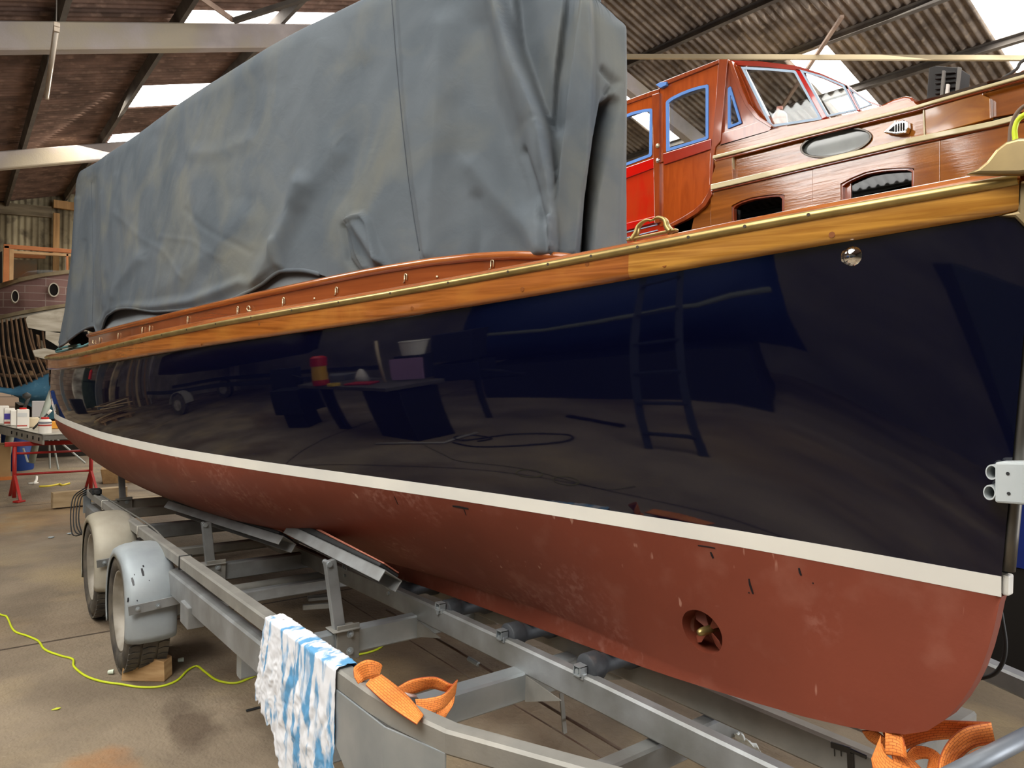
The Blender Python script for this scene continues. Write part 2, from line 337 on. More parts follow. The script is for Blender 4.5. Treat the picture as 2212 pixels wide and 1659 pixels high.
# left and right side walls
wall_l = mat('block_wall', '#8f8678', .9, col2='#6d6558', scale=1.5, bump=.2)
struct(MB().box((-7.1, 8, 1.9), (.2, 32.4, 3.8)).build('wall_left', wall_l))
struct(MB().box((24.1, 8, 2.3), (.2, 32.6, 4.8)).build('wall_right', wall_l))
struct(MB().box((-1.0, -8.1, 3.2), (12.4, .2, 6.4)).box((19.0, -8.1, 3.2), (10.4, .2, 6.4)).box((9.5, -8.1, 6.0), (8.8, .2, 1.6)).build('wall_front', mat('dark_front_wall', '#4a4640', .95, col2='#35322d', scale=1.5)))  # unseen doorway gap, added for the front fill lamp
# ================================================================== THE LAUNCH (navy hull, varnished top)
XC = 1.85
curves = dict(
 cap=[(2202,366),(2069,384),(1657,460),(1355,523),(1200,551),(1000,588),(800,628),(516,683),(350,715),(187,744),(95,766)],
 brass=[(2202,390),(1717,474),(1400,531),(1142,581),(900,627),(642,674),(353,724),(100,773)],
 bandb=[(2197,455),(2138,468),(1850,517),(1493,583),(1153,640),(900,677),(679,713),(331,768),(208,787),(100,798)],
 st=[(2182,1222),(1712,1156),(1400,1110),(1110,1070),(785,1027),(500,991),(317,956),(172,927),(118,901)])
bs = pchip([.60,.80,1.1,1.6,2.1,2.6,3.1,3.6,4.6,5.6,7.1,9], [.03,.09,.18,.305,.445,.60,.76,.90,1.085,1.18,1.235,1.24])
def hitcyl(x, y, bf):
    """where the ray through a photo point meets the near side X = XC - bf(Y)"""
    r = ray(x, y); prev = None
    for i in range(4000):
        t = (.3+i*.004)/FPX; X, Y = r[0]*t, r[1]*t; d = X-(XC-bf(Y))
        if prev is not None and prev < 0 <= d: return Vector(CAM0+r*t)
        prev = d
    return None
def zcurve(pts, bf, ymax=7.5):
    P = [hitcyl(x, y, bf) for x, y in pts]; P = [p for p in P if p and p.y < ymax+.6]
    P.sort(key=lambda p: p.y)
    ys = [p.y for p in P]; zs = [p.z for p in P]
    keep = [0]
    for i in range(1, len(ys)):
        if ys[i]-ys[keep[-1]] > .08: keep.append(i)
    ys = [ys[i] for i in keep]; zs = [zs[i] for i in keep]
    co = np.polyfit(ys, zs, 3 if len(ys) > 5 else 2); return lambda y: float(np.polyval(co, y))
z_cap = zcurve(curves['cap'], bs); bo = lambda y: bs(y)+.012
z_brass = zcurve(curves['brass'], lambda y: bs(y)+.02); z_band = zcurve(curves['bandb'], bo)
# boot stripe: a nearly level plane; its half breadth read off the photograph
SL = .0
def stripe_z(y): return 1.178-SL*(y-.6)
yb = []
for x, y in curves['st']:
    r = ray(x, y); t = (1.178+SL*.6-H)/(r[2]+SL*r[1]); p = CAM0+r*t; yb.append((p[1], XC-p[0]))
print('stripe', [(round(a, 2), round(b, 3)) for a, b in yb])
print('sheer', [(y, round(z_cap(y), 3), round(z_brass(y), 3), round(z_band(y), 3)) for y in (.6, 1, 2, 3, 4, 5, 6, 7, 8)])
b_st = pchip([.60, 1.07, 1.48, 1.97, 2.65, 3.4, 4.3, 5.5, 7, 9], [.02, .09, .185, .315, .53, .775, 1.0, 1.15, 1.20, 1.20])
# keel / forefoot profile
kp = [(850,1240),(1000,1290),(1230,1370),(1340,1418),(1500,1470),(1700,1530),(1850,1565),(1960,1578),(2040,1555),(2075,1525),(2100,1490),(2140,1400),(2165,1320),(2180,1240)]
KP = [onx(x, y, XC) for x, y in kp]; print('keel', [(round(p.y, 3), round(p.z, 3)) for p in KP])
Y0, YS = 7.2, 8.85
STEM_TOP = .045
def ksd(y): return 0
kz_pts = [(.60, 1.145), (.612, 1.06), (.632, .97), (.665, .885), (.70, .825), (.76, .765), (.86, .73), (1.0, .70), (1.25, .668), (1.6, .634), (2.03, .61), (2.757, .568), (3.43, .521), (5.0, .44), (6.2, .40), (7.2, .47)]
kz = pchip([p[0] for p in kz_pts], [p[1] for p in kz_pts])
# stations: straight part then the rounded stern
ST = [('y', y) for y in ([.60, .604, .612, .622, .635, .65, .67, .70, .74, .79, .86, .94, 1.05]+list(np.linspace(1.2, Y0, 44)))]
ST += [('t', t) for t in np.linspace(0, pi/2, 19)[1:]]
def stpos(s, bf, ys):
    """(Y, half breadth) of a station on a line with half breadth bf and stern end ys"""
    if s[0] == 'y': return s[1], bf(s[1])
    t = s[1]; b0 = bf(Y0); return Y0+(ys-Y0)*sin(t)**.88, b0*max(cos(t), 0)**.62
def ycl(s): return s[1] if s[0] == 'y' else Y0+(YS-Y0)*sin(s[1])**.88
launch = empty('motor_launch', (XC, 4.4, .5), 'classic wooden launch on the trailer with glossy navy topsides, red-brown bottom and varnished rails', 'boat')
navy = mat('navy_gloss', (.0014, .0018, .0095), .03, ior=1.62, bump=.010, bscale=2.6, bstretch=(1, .6, 1))
white_st = mat('boot_stripe_paint', '#e6e2d6', .35, col2='#d9d6cd', scale=3)
anti = mat('antifoul_paint', '#7f3d2a', .58, col2='#733624', scale=1.6, col3='#8f5746', s3=8, lo3=.55, hi3=.9, bump=.05, bscale=25, rvar=.06)
# fine scuffs and pale scratches in the bottom paint
nt = anti.node_tree; N = nt.nodes; L = nt.links; b_ = N['Principled BSDF']; prev = b_.inputs['Base Color'].links[0].from_socket; tc_ = N.new('ShaderNodeTexCoord')
def nf_(sc, st, det=4, rot=0):
    mp_ = N.new('ShaderNodeMapping'); mp_.inputs['Scale'].default_value = st; mp_.inputs['Rotation'].default_value = (rot, 0, 0); L.new(tc_.outputs['Object'], mp_.inputs[0]); n_ = N.new('ShaderNodeTexNoise'); n_.inputs['Scale'].default_value = sc; n_.inputs['Detail'].default_value = det; L.new(mp_.outputs[0], n_.inputs['Vector']); return n_.outputs['Fac']
def rf_(src, a, b):
    r_ = N.new('ShaderNodeMapRange'); r_.inputs[1].default_value = a; r_.inputs[2].default_value = b; L.new(src, r_.inputs[0]); return r_.outputs[0]
def mf_(a, b):
    m_ = N.new('ShaderNodeMath'); m_.operation = 'MULTIPLY'; L.new(a, m_.inputs[0]); L.new(b, m_.inputs[1]); return m_.outputs[0]
for fac, colr in ((mf_(rf_(nf_(2.6, (1, 1, 1)), .56, .70), rf_(nf_(38, (1, 1, 1), 8), .46, .66)), (.42, .20, .15)), (mf_(rf_(nf_(30, (1, .9, .12), 2, .5), .70, .74), rf_(nf_(5, (1, 1, 1)), .5, .6)), (.55, .30, .22)), (mf_(rf_(nf_(26, (1, .12, .9), 2, .2), .71, .75), rf_(nf_(4, (1, 1, 1)), .52, .6)), (.5, .27, .2))):
    mx_ = N.new('ShaderNodeMix'); mx_.data_type = 'RGBA'; h_ = N.new('ShaderNodeMath'); h_.operation = 'MULTIPLY'; h_.inputs[1].default_value = .55; L.new(fac, h_.inputs[0]); L.new(h_.outputs[0], mx_.inputs[0]); L.new(prev, mx_.inputs[6]); mx_.inputs[7].default_value = (*colr, 1); prev = mx_.outputs[2]
L.new(prev, b_.inputs['Base Color'])
def band(rows, name, m, sides=(1, -1), smooth=True, auto=None, closed=False):
    mb = MB()
    for sg in sides:
        R = [[(XC-sg*b, y, z) for (y, b, z) in row] for row in rows]; mb.loft(R, closed, False)
    return mb.build(name, m, launch, weld=2e-4, smooth=smooth, auto=auto)
# topsides rows from the band's lower edge down to the stripe
NV = 22; rows = []
for i in range(NV+1):
    v = i/NV; row = []
    for s in ST:
        ys = (YS-.02)*(1-v)+(YS-.25)*v
        y1, b1 = stpos(s, bs, YS-.02); y2, b2 = stpos(s, b_st, YS-.25)
        y = y1*(1-v)+y2*v; yc = ycl(s)
        if s[0] == 'y': y -= STEM_TOP*(1-v)*(1-sstep(.6, 1.0, y))
        bul = .019*sstep(.8, 2.4, yc)*4*v*(1-v)
        if s[0] == 't': bul *= cos(s[1])
        b = b1*(1-v)+b2*v+bul; z = (z_band(min(yc, YS))+.01)*(1-v)+stripe_z(yc)*v; row.append((y, max(b, 0.0), z))
    rows.append(row)
band(rows, 'topsides', navy)
top_rows = rows
srow = []
for dz, db in ((.0, .0), (.0, .0015), (-.046, .0015-.004), (-.046, -.004)):
    row = []
    for s in ST:
        y, b = stpos(s, b_st, YS-.25); row.append((y, max(b+db*(0 if s == ST[-1] else 1), 0), stripe_z(ycl(s))+dz))
    srow.append(row)
band(srow, 'boot_stripe', white_st, auto=40)
# bottom below the stripe: closed solid so that the bow thruster tunnel can be cut through it
NB = 26
def bottom_station(s):
    yc = ycl(s); y3, b3 = stpos(s, b_st, YS-.25); b3 = max(b3-.0035, 0); z3 = stripe_z(yc)-.046
    if s[0] == 'y': zk = min(kz(yc), z3-.001); bk = .028
    else: u = s[1]/(pi/2); zk = .47+(z3-.09-.47)*(u**1.3); bk = .028*cos(s[1])
    bk = min(bk, b3*.98); zr_ = zk+.07*sstep(1.0, 2.2, yc)*(1-sstep(7.2, 8.2, yc)); h = z3-zr_
    f = sstep(.9, 4.5, yc)
    P0 = (b3, z3); P3 = (bk, zr_)
    P1 = (b3*((1-f)*.72+f*.98), z3-h*((1-f)*.30+f*.42)); P2 = (bk+(b3-bk)*((1-f)*.22+f*.55), zr_+h*((1-f)*.32+f*.14))
    pts = []
    for j in range(NB+1):
        t = j/NB; a = (1-t)**3; b = 3*t*(1-t)**2; c = 3*t*t*(1-t); d = t**3
        pts.append((y3+(yc-y3)*t if s[0] == 't' else y3, a*P0[0]+b*P1[0]+c*P2[0]+d*P3[0], a*P0[1]+b*P1[1]+c*P2[1]+d*P3[1]))
    pts.append((pts[-1][0], bk, zk)); return pts
BT = [bottom_station(s) for s in ST]
mb = MB(); rings = []
for P in BT:
    near = [(XC-b, y, z) for y, b, z in P]; far = [(XC+b, y, z) for y, b, z in reversed(P)]
    rings.append(near+far)
mb.loft(rings, True, True)
bottom = mb.build('bottom', anti, launch, weld=1e-4, smooth=True)
bottom['label'] = 'red-brown antifouled bottom'
# thruster tunnel
tp = onx(1500, 1372, 1.74); print('tunnel', tp)
TR = .068
cutm = MB().lathe((XC-.9, tp.y+.005, tp.z), (1, 0, 0), [(TR, 0), (TR, .93)], 40, caps=True).build('tunnel_cut', anti, smooth=False)
md = bottom.modifiers.new('tunnel', 'BOOLEAN'); md.operation = 'DIFFERENCE'; md.object = cutm; md.solver = 'EXACT'
bpy.context.view_layer.update(); dg = bpy.context.evaluated_depsgraph_get(); nm = bpy.data.meshes.new_from_object(bottom.evaluated_get(dg))
if len(nm.polygons) > 400: bottom.modifiers.clear(); bottom.data = nm
else: bottom.modifiers.clear(); print('BOOL FAIL')
print('bottom polys', len(bottom.data.polygons))
bpy.data.objects.remove(cutm)
for p in bottom.data.polygons: p.use_smooth = True
md = bottom.modifiers.new('edge', 'EDGE_SPLIT'); md.split_angle = radians(50)
# ---- varnished band, brass strip, covering board, deck
wood_band = mat('iroko_varnish', '#a8652a', .24, col2='#854a1a', scale=9, stretch=(1, .16, 7), coat=.8, coatr=.06, dist=.9, col3='#b87b34', s3=1.6, lo3=.5, hi3=.75, lo=.38, hi=.66)
wood_fwd = mat('golden_iroko', '#c08a3a', .24, col2='#9a6624', scale=9, stretch=(1, .16, 7), coat=.8, coatr=.06, dist=1.2, lo=.38, hi=.66)
wood_cap = mat('mahogany_varnish', '#a5602c', .25, col2='#8a4718', scale=6, stretch=(1, .25, 8), coat=.8, coatr=.08, dist=.6)
wood_coam = mat('coaming_varnish', '#8f4a20', .2, col2='#733511', scale=5, stretch=(1, .3, 7), coat=1, coatr=.05, dist=.8, lo=.3, hi=.75)
brass = mat('brass', '#b29a62', .36, metal=.75, col2='#94804f', scale=9, rvar=.08)
bronze = mat('dull_bronze', '#a8936a', .42, metal=1, col2='#8a7a5c', scale=8, rvar=.1)
chrome = mat('chrome', (.8, .8, .8), .05, metal=1)
white_met = mat('pale_brass', '#cfc3a0', .3, metal=.6)
def arow(fb, fz, s, ys, shift=False):
    y, b = stpos(s, bs, ys); yc = min(ycl(s), YS); q = 1 if s[0] == 'y' else max(cos(s[1]), 0)
    if s[0] == 'y': y -= .022*(1-sstep(.6, .95, y))
    return (y, max(b+fb*min(1, .25+q) if s is not ST[-1] else 0, 0), fz(yc))
STF = ST
def rowsof(spec, ys0=YS, mindx=None):
    out = []
    for fb, fz in spec:
        out.append([arow(fb, fz, s, ys0+fb) for s in STF])
    return out
def capz(y): return z_cap(y)
zb_ = z_band; zr2 = z_brass
_spec = [(-.015, lambda y: zb_(y)+.002), (.012, lambda y: zb_(y)), (.022, lambda y: zb_(y)+.006), (.026, lambda y: zb_(y)+.018), (.026, lambda y: zr2(y)), (.004, lambda y: zr2(y)+.002)]
_rows = rowsof(_spec); _cut = next(i for i, s in enumerate(STF) if s[1] > 1.36 and s[0] == 'y')
band([r[_cut:] for r in _rows], 'rubbing_band', wood_band, auto=50)['label'] = 'brown varnished rubbing band'
band([r[:_cut+1] for r in _rows], 'rubbing_band', wood_fwd, auto=50)['label'] = 'lighter golden forward length of the rubbing band'
band(rowsof([(.006, lambda y: zr2(y)), (.022, lambda y: zr2(y)+.004), (.020, lambda y: zr2(y)+.012), (.012, lambda y: zr2(y)+.6*(capz(y)-zr2(y))), (.004, lambda y: capz(y)-.004), (-.004, lambda y: capz(y)), (-.04, lambda y: capz(y)+.001), (-.045, lambda y: capz(y)-.012)]), 'covering_board', wood_cap, auto=50)
hr = []
for k in range(7):
    a = -pi/2+pi*k/6; hr.append((.026+.012*cos(a), (lambda a: (lambda y: zr2(y)+.0005+.0125*sin(a)))(a)))
bo_ = band(rowsof(hr), 'brass_strip', brass)
# countersunk screws along the brass strip
mb = MB(); screw = mat('screw_slot', '#3b3020', .6)
for y in list(np.linspace(.68, 1.9, 9))+list(np.linspace(2.15, 7.0, 19)):
    b = bs(y)+.0385; nrm = Vector((-1, -(bs(y+.02)-bs(y-.02))/.04, 0)).normalized(); c = Vector((XC-b, y, zr2(y)+.001))
    MB().lathe(c-nrm*.001, nrm, [(0, .0009), (.0045, .0009), (.0045, 0)], 12).build('screw_head', screw, bo_)
# wooden plugs in the band
plug = mat('wood_plug', '#80481a', .3, coat=.6)
mb = MB()
for x, y in [(2087,434),(1797,507),(1594,507),(1435,572),(1268,570),(1128,625),(998,619),(890,666),(755,666),(433,745),(560,700)]:
    p = hitcyl(x, y, lambda yy: bs(yy)+.027)
    nrm = Vector((-1, -(bs(p.y+.02)-bs(p.y-.02))/.04, 0)).normalized(); MB().lathe(p-nrm*.0005, nrm, [(0, .0012), (.0075, .0012), (.0078, 0)], 14).build('wooden_plug', plug, launch)
# deck
wc_ = pchip([1.66, 1.665, 1.69, 1.75, 1.9, 2.2, 2.6, 3.1, 3.6, 5.0, 6.45], [0, .035, .075, .13, .215, .345, .48, .645, .78, .985, 1.06])
deckm = mat('deck_varnish', '#a5622e', .3, col2='#8a4b1f', scale=5, stretch=(6, .3, 1), coat=.6)
mb = MB()
for sg in (1, -1):
    R = []
    for s in STF:
        y, b = stpos(s, bs, YS); yc = ycl(s); b = max(b-.03, 0); R.append([(XC-sg*b*(1-k/8), y, capz(yc)-.014+.05*(1-(1-k/8)**2)*min(1, b)) for k in range(9)])
    mb.loft(R, False, False)
mb.build('deck', deckm, launch, weld=1e-4, smooth=True)
# coaming
ctop = [(1215,545),(1152,542),(1100,542),(1059,544),(1000,548),(900,562),(789,581),(697,600),(560,630),(512,641),(317,688),(190,721)]
P = sorted([hitcyl(x, y, wc_) for x, y in ctop], key=lambda p: p.y)
cz = pchip([1.6]+[p.y for p in P], [P[0].z-.09]+[p.z for p in P]); print('coam', [(round(p.y, 2), round(p.z, 3)) for p in P])
cys = [1.66, 1.661, 1.663, 1.667, 1.673, 1.682, 1.695, 1.72, 1.75, 1.8, 1.87, 1.95, 2.05, 2.2, 2.4]+list(np.linspace(2.6, 6.45, 30))
plan = [Vector((XC-wc_(y), y, 0)) for y in reversed(cys)]+[Vector((XC+wc_(y), y, 0)) for y in cys[1:]]
def outn(pl, i):
    t = (pl[min(i+1, len(pl)-1)]-pl[max(i-1, 0)]).normalized(); n_ = Vector((t.y, -t.x, 0)); c = pl[i]-Vector((XC, 4.5, 0)); return n_ if n_.dot(c) > 0 else -n_
mb = MB(); rings = []
for i, p in enumerate(plan):
    n_ = outn(plan, i); zt = cz(p.y)-.012; zb = capz(p.y)-.02
    rings.append([p+n_*.0+Vector((0, 0, zb)), p+Vector((0, 0, zt)), p-n_*.022+Vector((0, 0, zt)), p-n_*.022+Vector((0, 0, zb))])
mb.loft(rings, True, True); mb.build('coaming', wood_coam, launch, auto=50)['label'] = 'red-varnished raised coaming'
mb = MB(); rings = []
for i, p in enumerate(plan):
    n_ = outn(plan, i); c = p+Vector((0, 0, cz(p.y)-.016))-n_*.006
    rings.append([c+n_*cos(a)*.024+Vector((0, 0, sin(a)*.017)) for a in np.linspace(0, 2*pi, 13)[:-1]])
mb.loft(rings, True, True); mb.build('coaming_cap', wood_cap, launch, smooth=True)
mb = MB(); rings = []
for i, p in enumerate(plan):      # quarter-round bead at the coaming foot
    n_ = outn(plan, i); zz = capz(p.y)+.004; rings.append([p+n_*.001+Vector((0, 0, zz+.016)), p+n_*.010+Vector((0, 0, zz+.010)), p+n_*.014+Vector((0, 0, zz-.02)), p+n_*.001+Vector((0, 0, zz-.02))])
mb.loft(rings, True, True); mb.build('coaming_bead', wood_cap, launch, auto=40)
# cover fasteners: small pale lacing hooks on the coaming, rings and studs
def hook_mb(p, n_, t_, h=.030, ring=False):
    mb = MB(); up = Vector((0, 0, 1))
    if ring:
        pts = [p+n_*.008+t_*(cos(a)*.013)+up*(.010+sin(a)*.011) for a in np.linspace(0, 2*pi, 15)]; mb.tube(pts, .0028, 6); mb.box(p+n_*.004-up*.003, (.01, .034, .006))
    else:
        pts = [p+n_*.004-up*h*.5+t_*.008, p+n_*.006-up*h*.42, p+n_*.006+up*h*.3]+[p+n_*.006+up*(h*.3+sin(a)*.006)-t_*(.006-cos(a)*.006) for a in np.linspace(0, pi, 7)]+[p+n_*.006-t_*.012-up*h*.25]
        mb.tube(pts, .0026, 6)
    return mb
wcf = lambda y: wc_(y)+.001
for k, (x, y, rg) in enumerate([(876,601,0),(727,629,0),(613,652,0),(515,671,0),(540,671,1),(407,692,0),(325,711,0),(309,714,0),(257,726,0),(217,735,0),(203,741,1),(1062,572,0)]):
    p = hitcyl(x, y, wcf)
    if not p: continue
    t_ = Vector((-(wc_(p.y+.02)-wc_(p.y-.02))/.04, 1, 0)).normalized(); n_ = Vector((-t_.y, t_.x, 0))
    if n_.x > 0: n_ = -n_
    sc = 1.0 if p.y < 3 else 1.25
    hook_mb(p, n_, t_, .034*sc, rg).build('lacing_ring' if rg else 'lacing_hook', white_met, launch, smooth=True)
for x, y in [(624,626),(669,617),(711,608),(680,645),(945,598)]:
    p = hitcyl(x, y, wcf); MB().lathe(p, (-1, 0, 0), [(0, .006), (.004, .005), (.005, 0)], 10).build('snap_stud', white_met, launch, smooth=True)
# chrome vent dome on the bow
p = hitcyl(1849, 553, lambda y: bs(y)+.001)
n_ = Vector((-1, -.9, -.12)).normalized(); a = n_.orthogonal(); c0 = p+n_*.004
prof = [(.0001, .024)]+[(.028*sin(t), .004+.020*cos(t)) for t in np.linspace(.15, pi/2, 8)]+[(.031, .002), (.031, -.002), (.024, -.012)]
mb = MB().lathe(c0-n_*.02, n_, prof, 32)
vent = mb.build('chrome_cap', chrome, launch, smooth=True)
mb = MB()
ax = n_; uu = ax.orthogonal().normalized(); ww = ax.cross(uu)
for k in range(16):
    a_ = 2*pi*k/16; dirv = uu*cos(a_)+ww*sin(a_); mb.tube([c0-n_*.02+dirv*.029+ax*.003, c0-n_*.02+dirv*.022+ax*.017], .0012, 5)
mb.build('cap_flutes', mat('dark_slit', '#18181a', .5), vent)
# bow thruster propeller inside the tunnel
c = Vector((tp.x+.075, tp.y+.005, tp.z))
hub = MB().lathe(c+Vector((-.05, 0, 0)), (1, 0, 0), [(.001, 0), (.010, .004), (.013, .02), (.013, .09), (.008, .1), (.001, .1)], 18)
prop = hub.build('thruster_hub', brass, launch, smooth=True)
for k in range(4):
    a_ = pi/4+k*pi/2; d = Vector((0, cos(a_), sin(a_))); w = Vector((.5, -sin(a_), cos(a_))).normalized()
    mb = MB().prism([c+d*.012-w*.006, c+d*.045-w*.018, c+d*.062-w*.010, c+d*.062+w*.012, c+d*.045+w*.018, c+d*.012+w*.006], Vector((.003, 0, 0)))
    mb.build('thruster_blade', anti, prop, bevel=.001)
# paint drips and marks on the bottom
bpy.context.view_layer.update()
def drip(o, par, pts, w, m, lift=.0012):
    q_ = []; nn = None
    for x, y in pts:
        r_ = Vector(ray(x, y)).normalized(); ok, loc, n__, i_ = o.ray_cast(Vector(CAM0), r_)
        if ok: q_.append(loc+n__*lift*.3); nn = n__
    if len(q_) > 1: d_ = (q_[-1]-q_[0]).normalized(); return MB().strap(q_, [w*(.35+.65*sin(pi*(k+.6)/(len(q_)+.2))) for k in range(len(q_))], lift*2, d_.cross(nn)).build('paint_drip', m, par)
drm = mat('dried_navy_paint', '#17171c', .4)
for pts, w in (([(1618,1250),(1620,1262),(1624,1274),(1627,1283)], .006), ([(1726,1227),(1728,1236),(1731,1243)], .006), ([(1535,1192),(1538,1199),(1541,1206)], .006), ([(852,1072),(856,1081),(860,1090)], .003), ([(1000,1094),(1004,1104),(1007,1113)], .003), ([(978,1093),(992,1095),(1012,1099)], .009), ([(1508,1178),(1530,1181),(1545,1184)], .003), ([(1617,1279),(1619,1281)], .004), ([(1756,1258),(1757,1261)], .003)): drip(bottom, launch, pts, w, drm)
# stem band and bow casting
stemY = .60
mb = MB(); pts = [(XC, stemY-STEM_TOP*(1-k/10)-.004, 2.0-(2.0-1.19)*k/10) for k in range(11)]
mb.tube(pts, .016, 12, flat=1.0); mb.build('stem_band', mat('stem_band_metal', '#6f6c66', .4, metal=.9), launch, smooth=True)
mb = MB().box((XC+.012, stemY-.002, 1.156), (.03, .014, .046)); mb.build('stem_stripe_face', white_st, launch, bevel=.004)
# bronze stem-head casting with roller cheeks
y0 = stemY-.09
prof = [onx(*q, XC-.11) for q in [(2080,377),(2113,362),(2130,348),(2150,322),(2172,305),(2200,297),(2225,296),(2260,300),(2300,330),(2310,362),(2250,370),(2197,376)]]
mb = MB().prism(prof, (.03, 0, 0)); sh = mb.build('stem_head_casting', bronze, launch, bevel=.008, bseg=3)
mb = MB().prism([q+Vector((.18, 0, 0)) for q in prof], (.03, 0, 0)); mb.build('stem_head_casting', bronze, launch, bevel=.008)
mb = MB().prism([onx(*q, XC-.055) for q in [(2199,392),(2300,372),(2330,560),(2225,510),(2212,492),(2190,470),(2150,466),(2197,456)]], (.11, .0, 0)); mb.build('bow_plate', bronze, launch, bevel=.006)
# brass bow cleat/fairlead with two horns
c0 = hitcyl(1365, 519, lambda y: bs(y)-.02); c1 = hitcyl(1445, 502, lambda y: bs(y)-.02); d = (c1-c0)
mb = MB(); mb.beam(c0-d*.12+Vector((0, 0, .002)), c1+d*.22+Vector((0, 0, .002)), .02, .008)
base = mb.build('bow_fairlead', brass, launch, bevel=.003)
Hh = .05
def horn(f0, lean, f1):
    pts = [c0+d*f0+Vector((0, 0, z)) for z in (0,)]
    pts = spline([c0+d*(f0-.10*lean)+Vector((0, 0, .0)), c0+d*f0+Vector((0, 0, Hh*.35)), c0+d*(f0+.06*lean)+Vector((0, 0, Hh*.75)), c0+d*(f0+.25*lean)+Vector((0, 0, Hh)), c0+d*(f0+.48*lean)+Vector((0, 0, Hh*.88))], 6)
    n = len(pts); return MB().tube(pts, [.013*(1-k/(n-1))**.8+.0025 for k in range(n)], 10, flat=.7)
horn(.12, 1, 0).build('fairlead_horn', brass, base, smooth=True)
horn(.95, -1, 0).build('fairlead_horn', brass, base, smooth=True)

# ================================================================== THE GREY COVER
wt_ = pchip([1.83, 1.833, 1.845, 1.87, 1.92, 2.0, 2.15, 2.4, 2.8, 3.3, 3.8, 4.6, 5.5, 6.4, 7.4, 7.8, 8.0, 8.12, 8.18, 8.2], [0, .035, .08, .12, .165, .21, .285, .385, .52, .67, .785, .88, .94, .98, 1.01, .98, .88, .70, .4, 0])
tys = [1.83, 1.8305, 1.832, 1.835, 1.84, 1.846, 1.853, 1.86, 1.87, 1.885, 1.90, 1.92, 1.94, 1.965, 1.99, 2.02, 2.06, 2.1, 2.15, 2.2]+list(np.linspace(2.25, 3.3, 50))+list(np.linspace(3.33, 7.4, 130))+list(np.linspace(7.43, 8.0, 20))+[8.05, 8.1, 8.14, 8.17, 8.19, 8.2]
plan0 = [Vector((XC-wt_(y), y, 0)) for y in reversed(tys)]+[Vector((XC+wt_(y), y, 0)) for y in tys[1:-1]]
# near side resampled evenly as seen, far side coarse
def dens(P, nfun):
    out = []
    for a, b in zip(P, P[1:]):
        n = nfun(a, b)
        for k in range(n): out.append(a.lerp(b, k/n))
    out.append(P[-1]); return out
near_n = len(tys)
def nf(a, b):
    if a.x > XC+.55 or a.y > 8: return 1
    d_ = abs(proj(a+Vector((0, 0, 2)))[0]-proj(b+Vector((0, 0, 2)))[0]); return max(1, int(math.ceil(d_/3.5)))
planT = dens(plan0+[plan0[0]], nf)[:-1]
topc = pchip([60, 125,148,155,175,195,231,253,318,409,542,615,792,900,1050,1180,1240,1275,1300,1322,1340,1400,1500], [640, 520,462,441,401,390,354,329,282,217,134,90,0,-50,-105,-75,-30,0,28,56,80,110,120])
botc = pchip([100,125,198,204,228,275,330,400,470,560,610,640,720,760,1400], [756,752,704,722,680,665,672,668,656,616,584,583,604,640,640])
strokes = [ # polyline, width left, width right, amplitude, (sharper side narrower)
 ([(197,395),(200,560),(199,705)], 9, 26, -.018), ([(222,420),(226,560),(222,660)], 10, 12, .008), ([(165,430),(160,600),(150,730)], 10, 10, .012), ([(180,520),(172,640),(140,745)], 8, 8, -.012), ([(153,520),(146,640),(130,740)], 5, 5, .012),
 ([(846,-20),(860,150),(872,300),(888,450),(907,548)], 60, 8, -.012), ([(862,-20),(880,200),(900,400),(925,548)], 10, 60, .014),
 ([(960,60),(950,250),(940,420),(935,550)], 55, 60, .03), ([(1040,-40),(1080,120),(1130,300),(1160,420)], 90, 40, -.02),
 ([(1085,-20),(1095,25),(1130,150),(1180,268),(1196,380),(1201,470),(1204,545)], 110, 8, .10), ([(1110,-30),(1125,90),(1160,190),(1184,262)], 12, 60, -.045),
 ([(1226,-30),(1208,120),(1182,268)], 14, 30, -.03), ([(1222,-30),(1204,110),(1180,262)], 8, 8, .02),
 ([(1260,-40),(1240,90),(1215,260),(1203,380),(1200,470)], 40, 8, -.035), ([(1262,-30),(1245,90),(1222,260),(1206,400),(1204,545)], 8, 45, .02),
 ([(1268,-20),(1275,150),(1268,330),(1255,545)], 50, 14, .05),
 ([(1312,225),(1292,330),(1274,420),(1262,545)], 20, 24, -.19), ([(1340,60),(1338,300),(1330,540)], 30, 20, .02), ([(1300,150),(1325,180),(1310,200)], 14, 14, -.02),
 ([(655,400),(640,450),(612,510),(590,560),(560,612)], 40, 34, .035), ([(720,330),(675,400),(650,430)], 60, 40, .015), ([(600,520),(606,560),(610,580)], 20, 12, .02),
 ([(757,478),(785,465),(797,480),(822,560),(838,575)], 9, 9, .025), ([(762,490),(775,550),(790,580)], 9, 9, .02), ([(770,480),(795,520),(820,565)], 24, 24, .035), ([(745,490),(755,560),(775,590)], 12, 8, -.02),
 ([(520,470),(470,540),(400,590),(360,620)], 50, 40, .012), ([(250,460),(310,520),(350,540),(400,600)], 14, 10, .004), ([(405,455),(440,490),(540,545)], 12, 14, -.004),
 ([(300,560),(250,620),(235,670)], 30, 20, .015), ([(480,560),(420,520),(340,510)], 10, 12, .003), ([(530,300),(470,330),(420,330)], 30, 30, .008),
 ([(250,380),(248,500),(245,640)], 14, 14, .008), ([(340,300),(330,420),(320,520)], 40, 40, -.010), ([(700,100),(660,250),(655,380)], 60, 60, .012), ([(560,180),(530,300),(520,420)], 60, 60, -.012),
 ([(1040,60),(1060,200),(1110,340),(1150,430)], 60, 60, -.02), ([(1020,360),(1080,430),(1130,480),(1170,540)], 50, 40, .018), ([(1140,330),(1165,400),(1190,490),(1200,545)], 24, 14, -.025), ([(1030,430),(1040,500),(1030,550)], 30, 30, -.012),
 ([(210,700),(270,668),(330,662),(420,650),(520,610)], 24, 20, .02), ([(780,150),(770,300),(740,420)], 60, 60, -.014)]
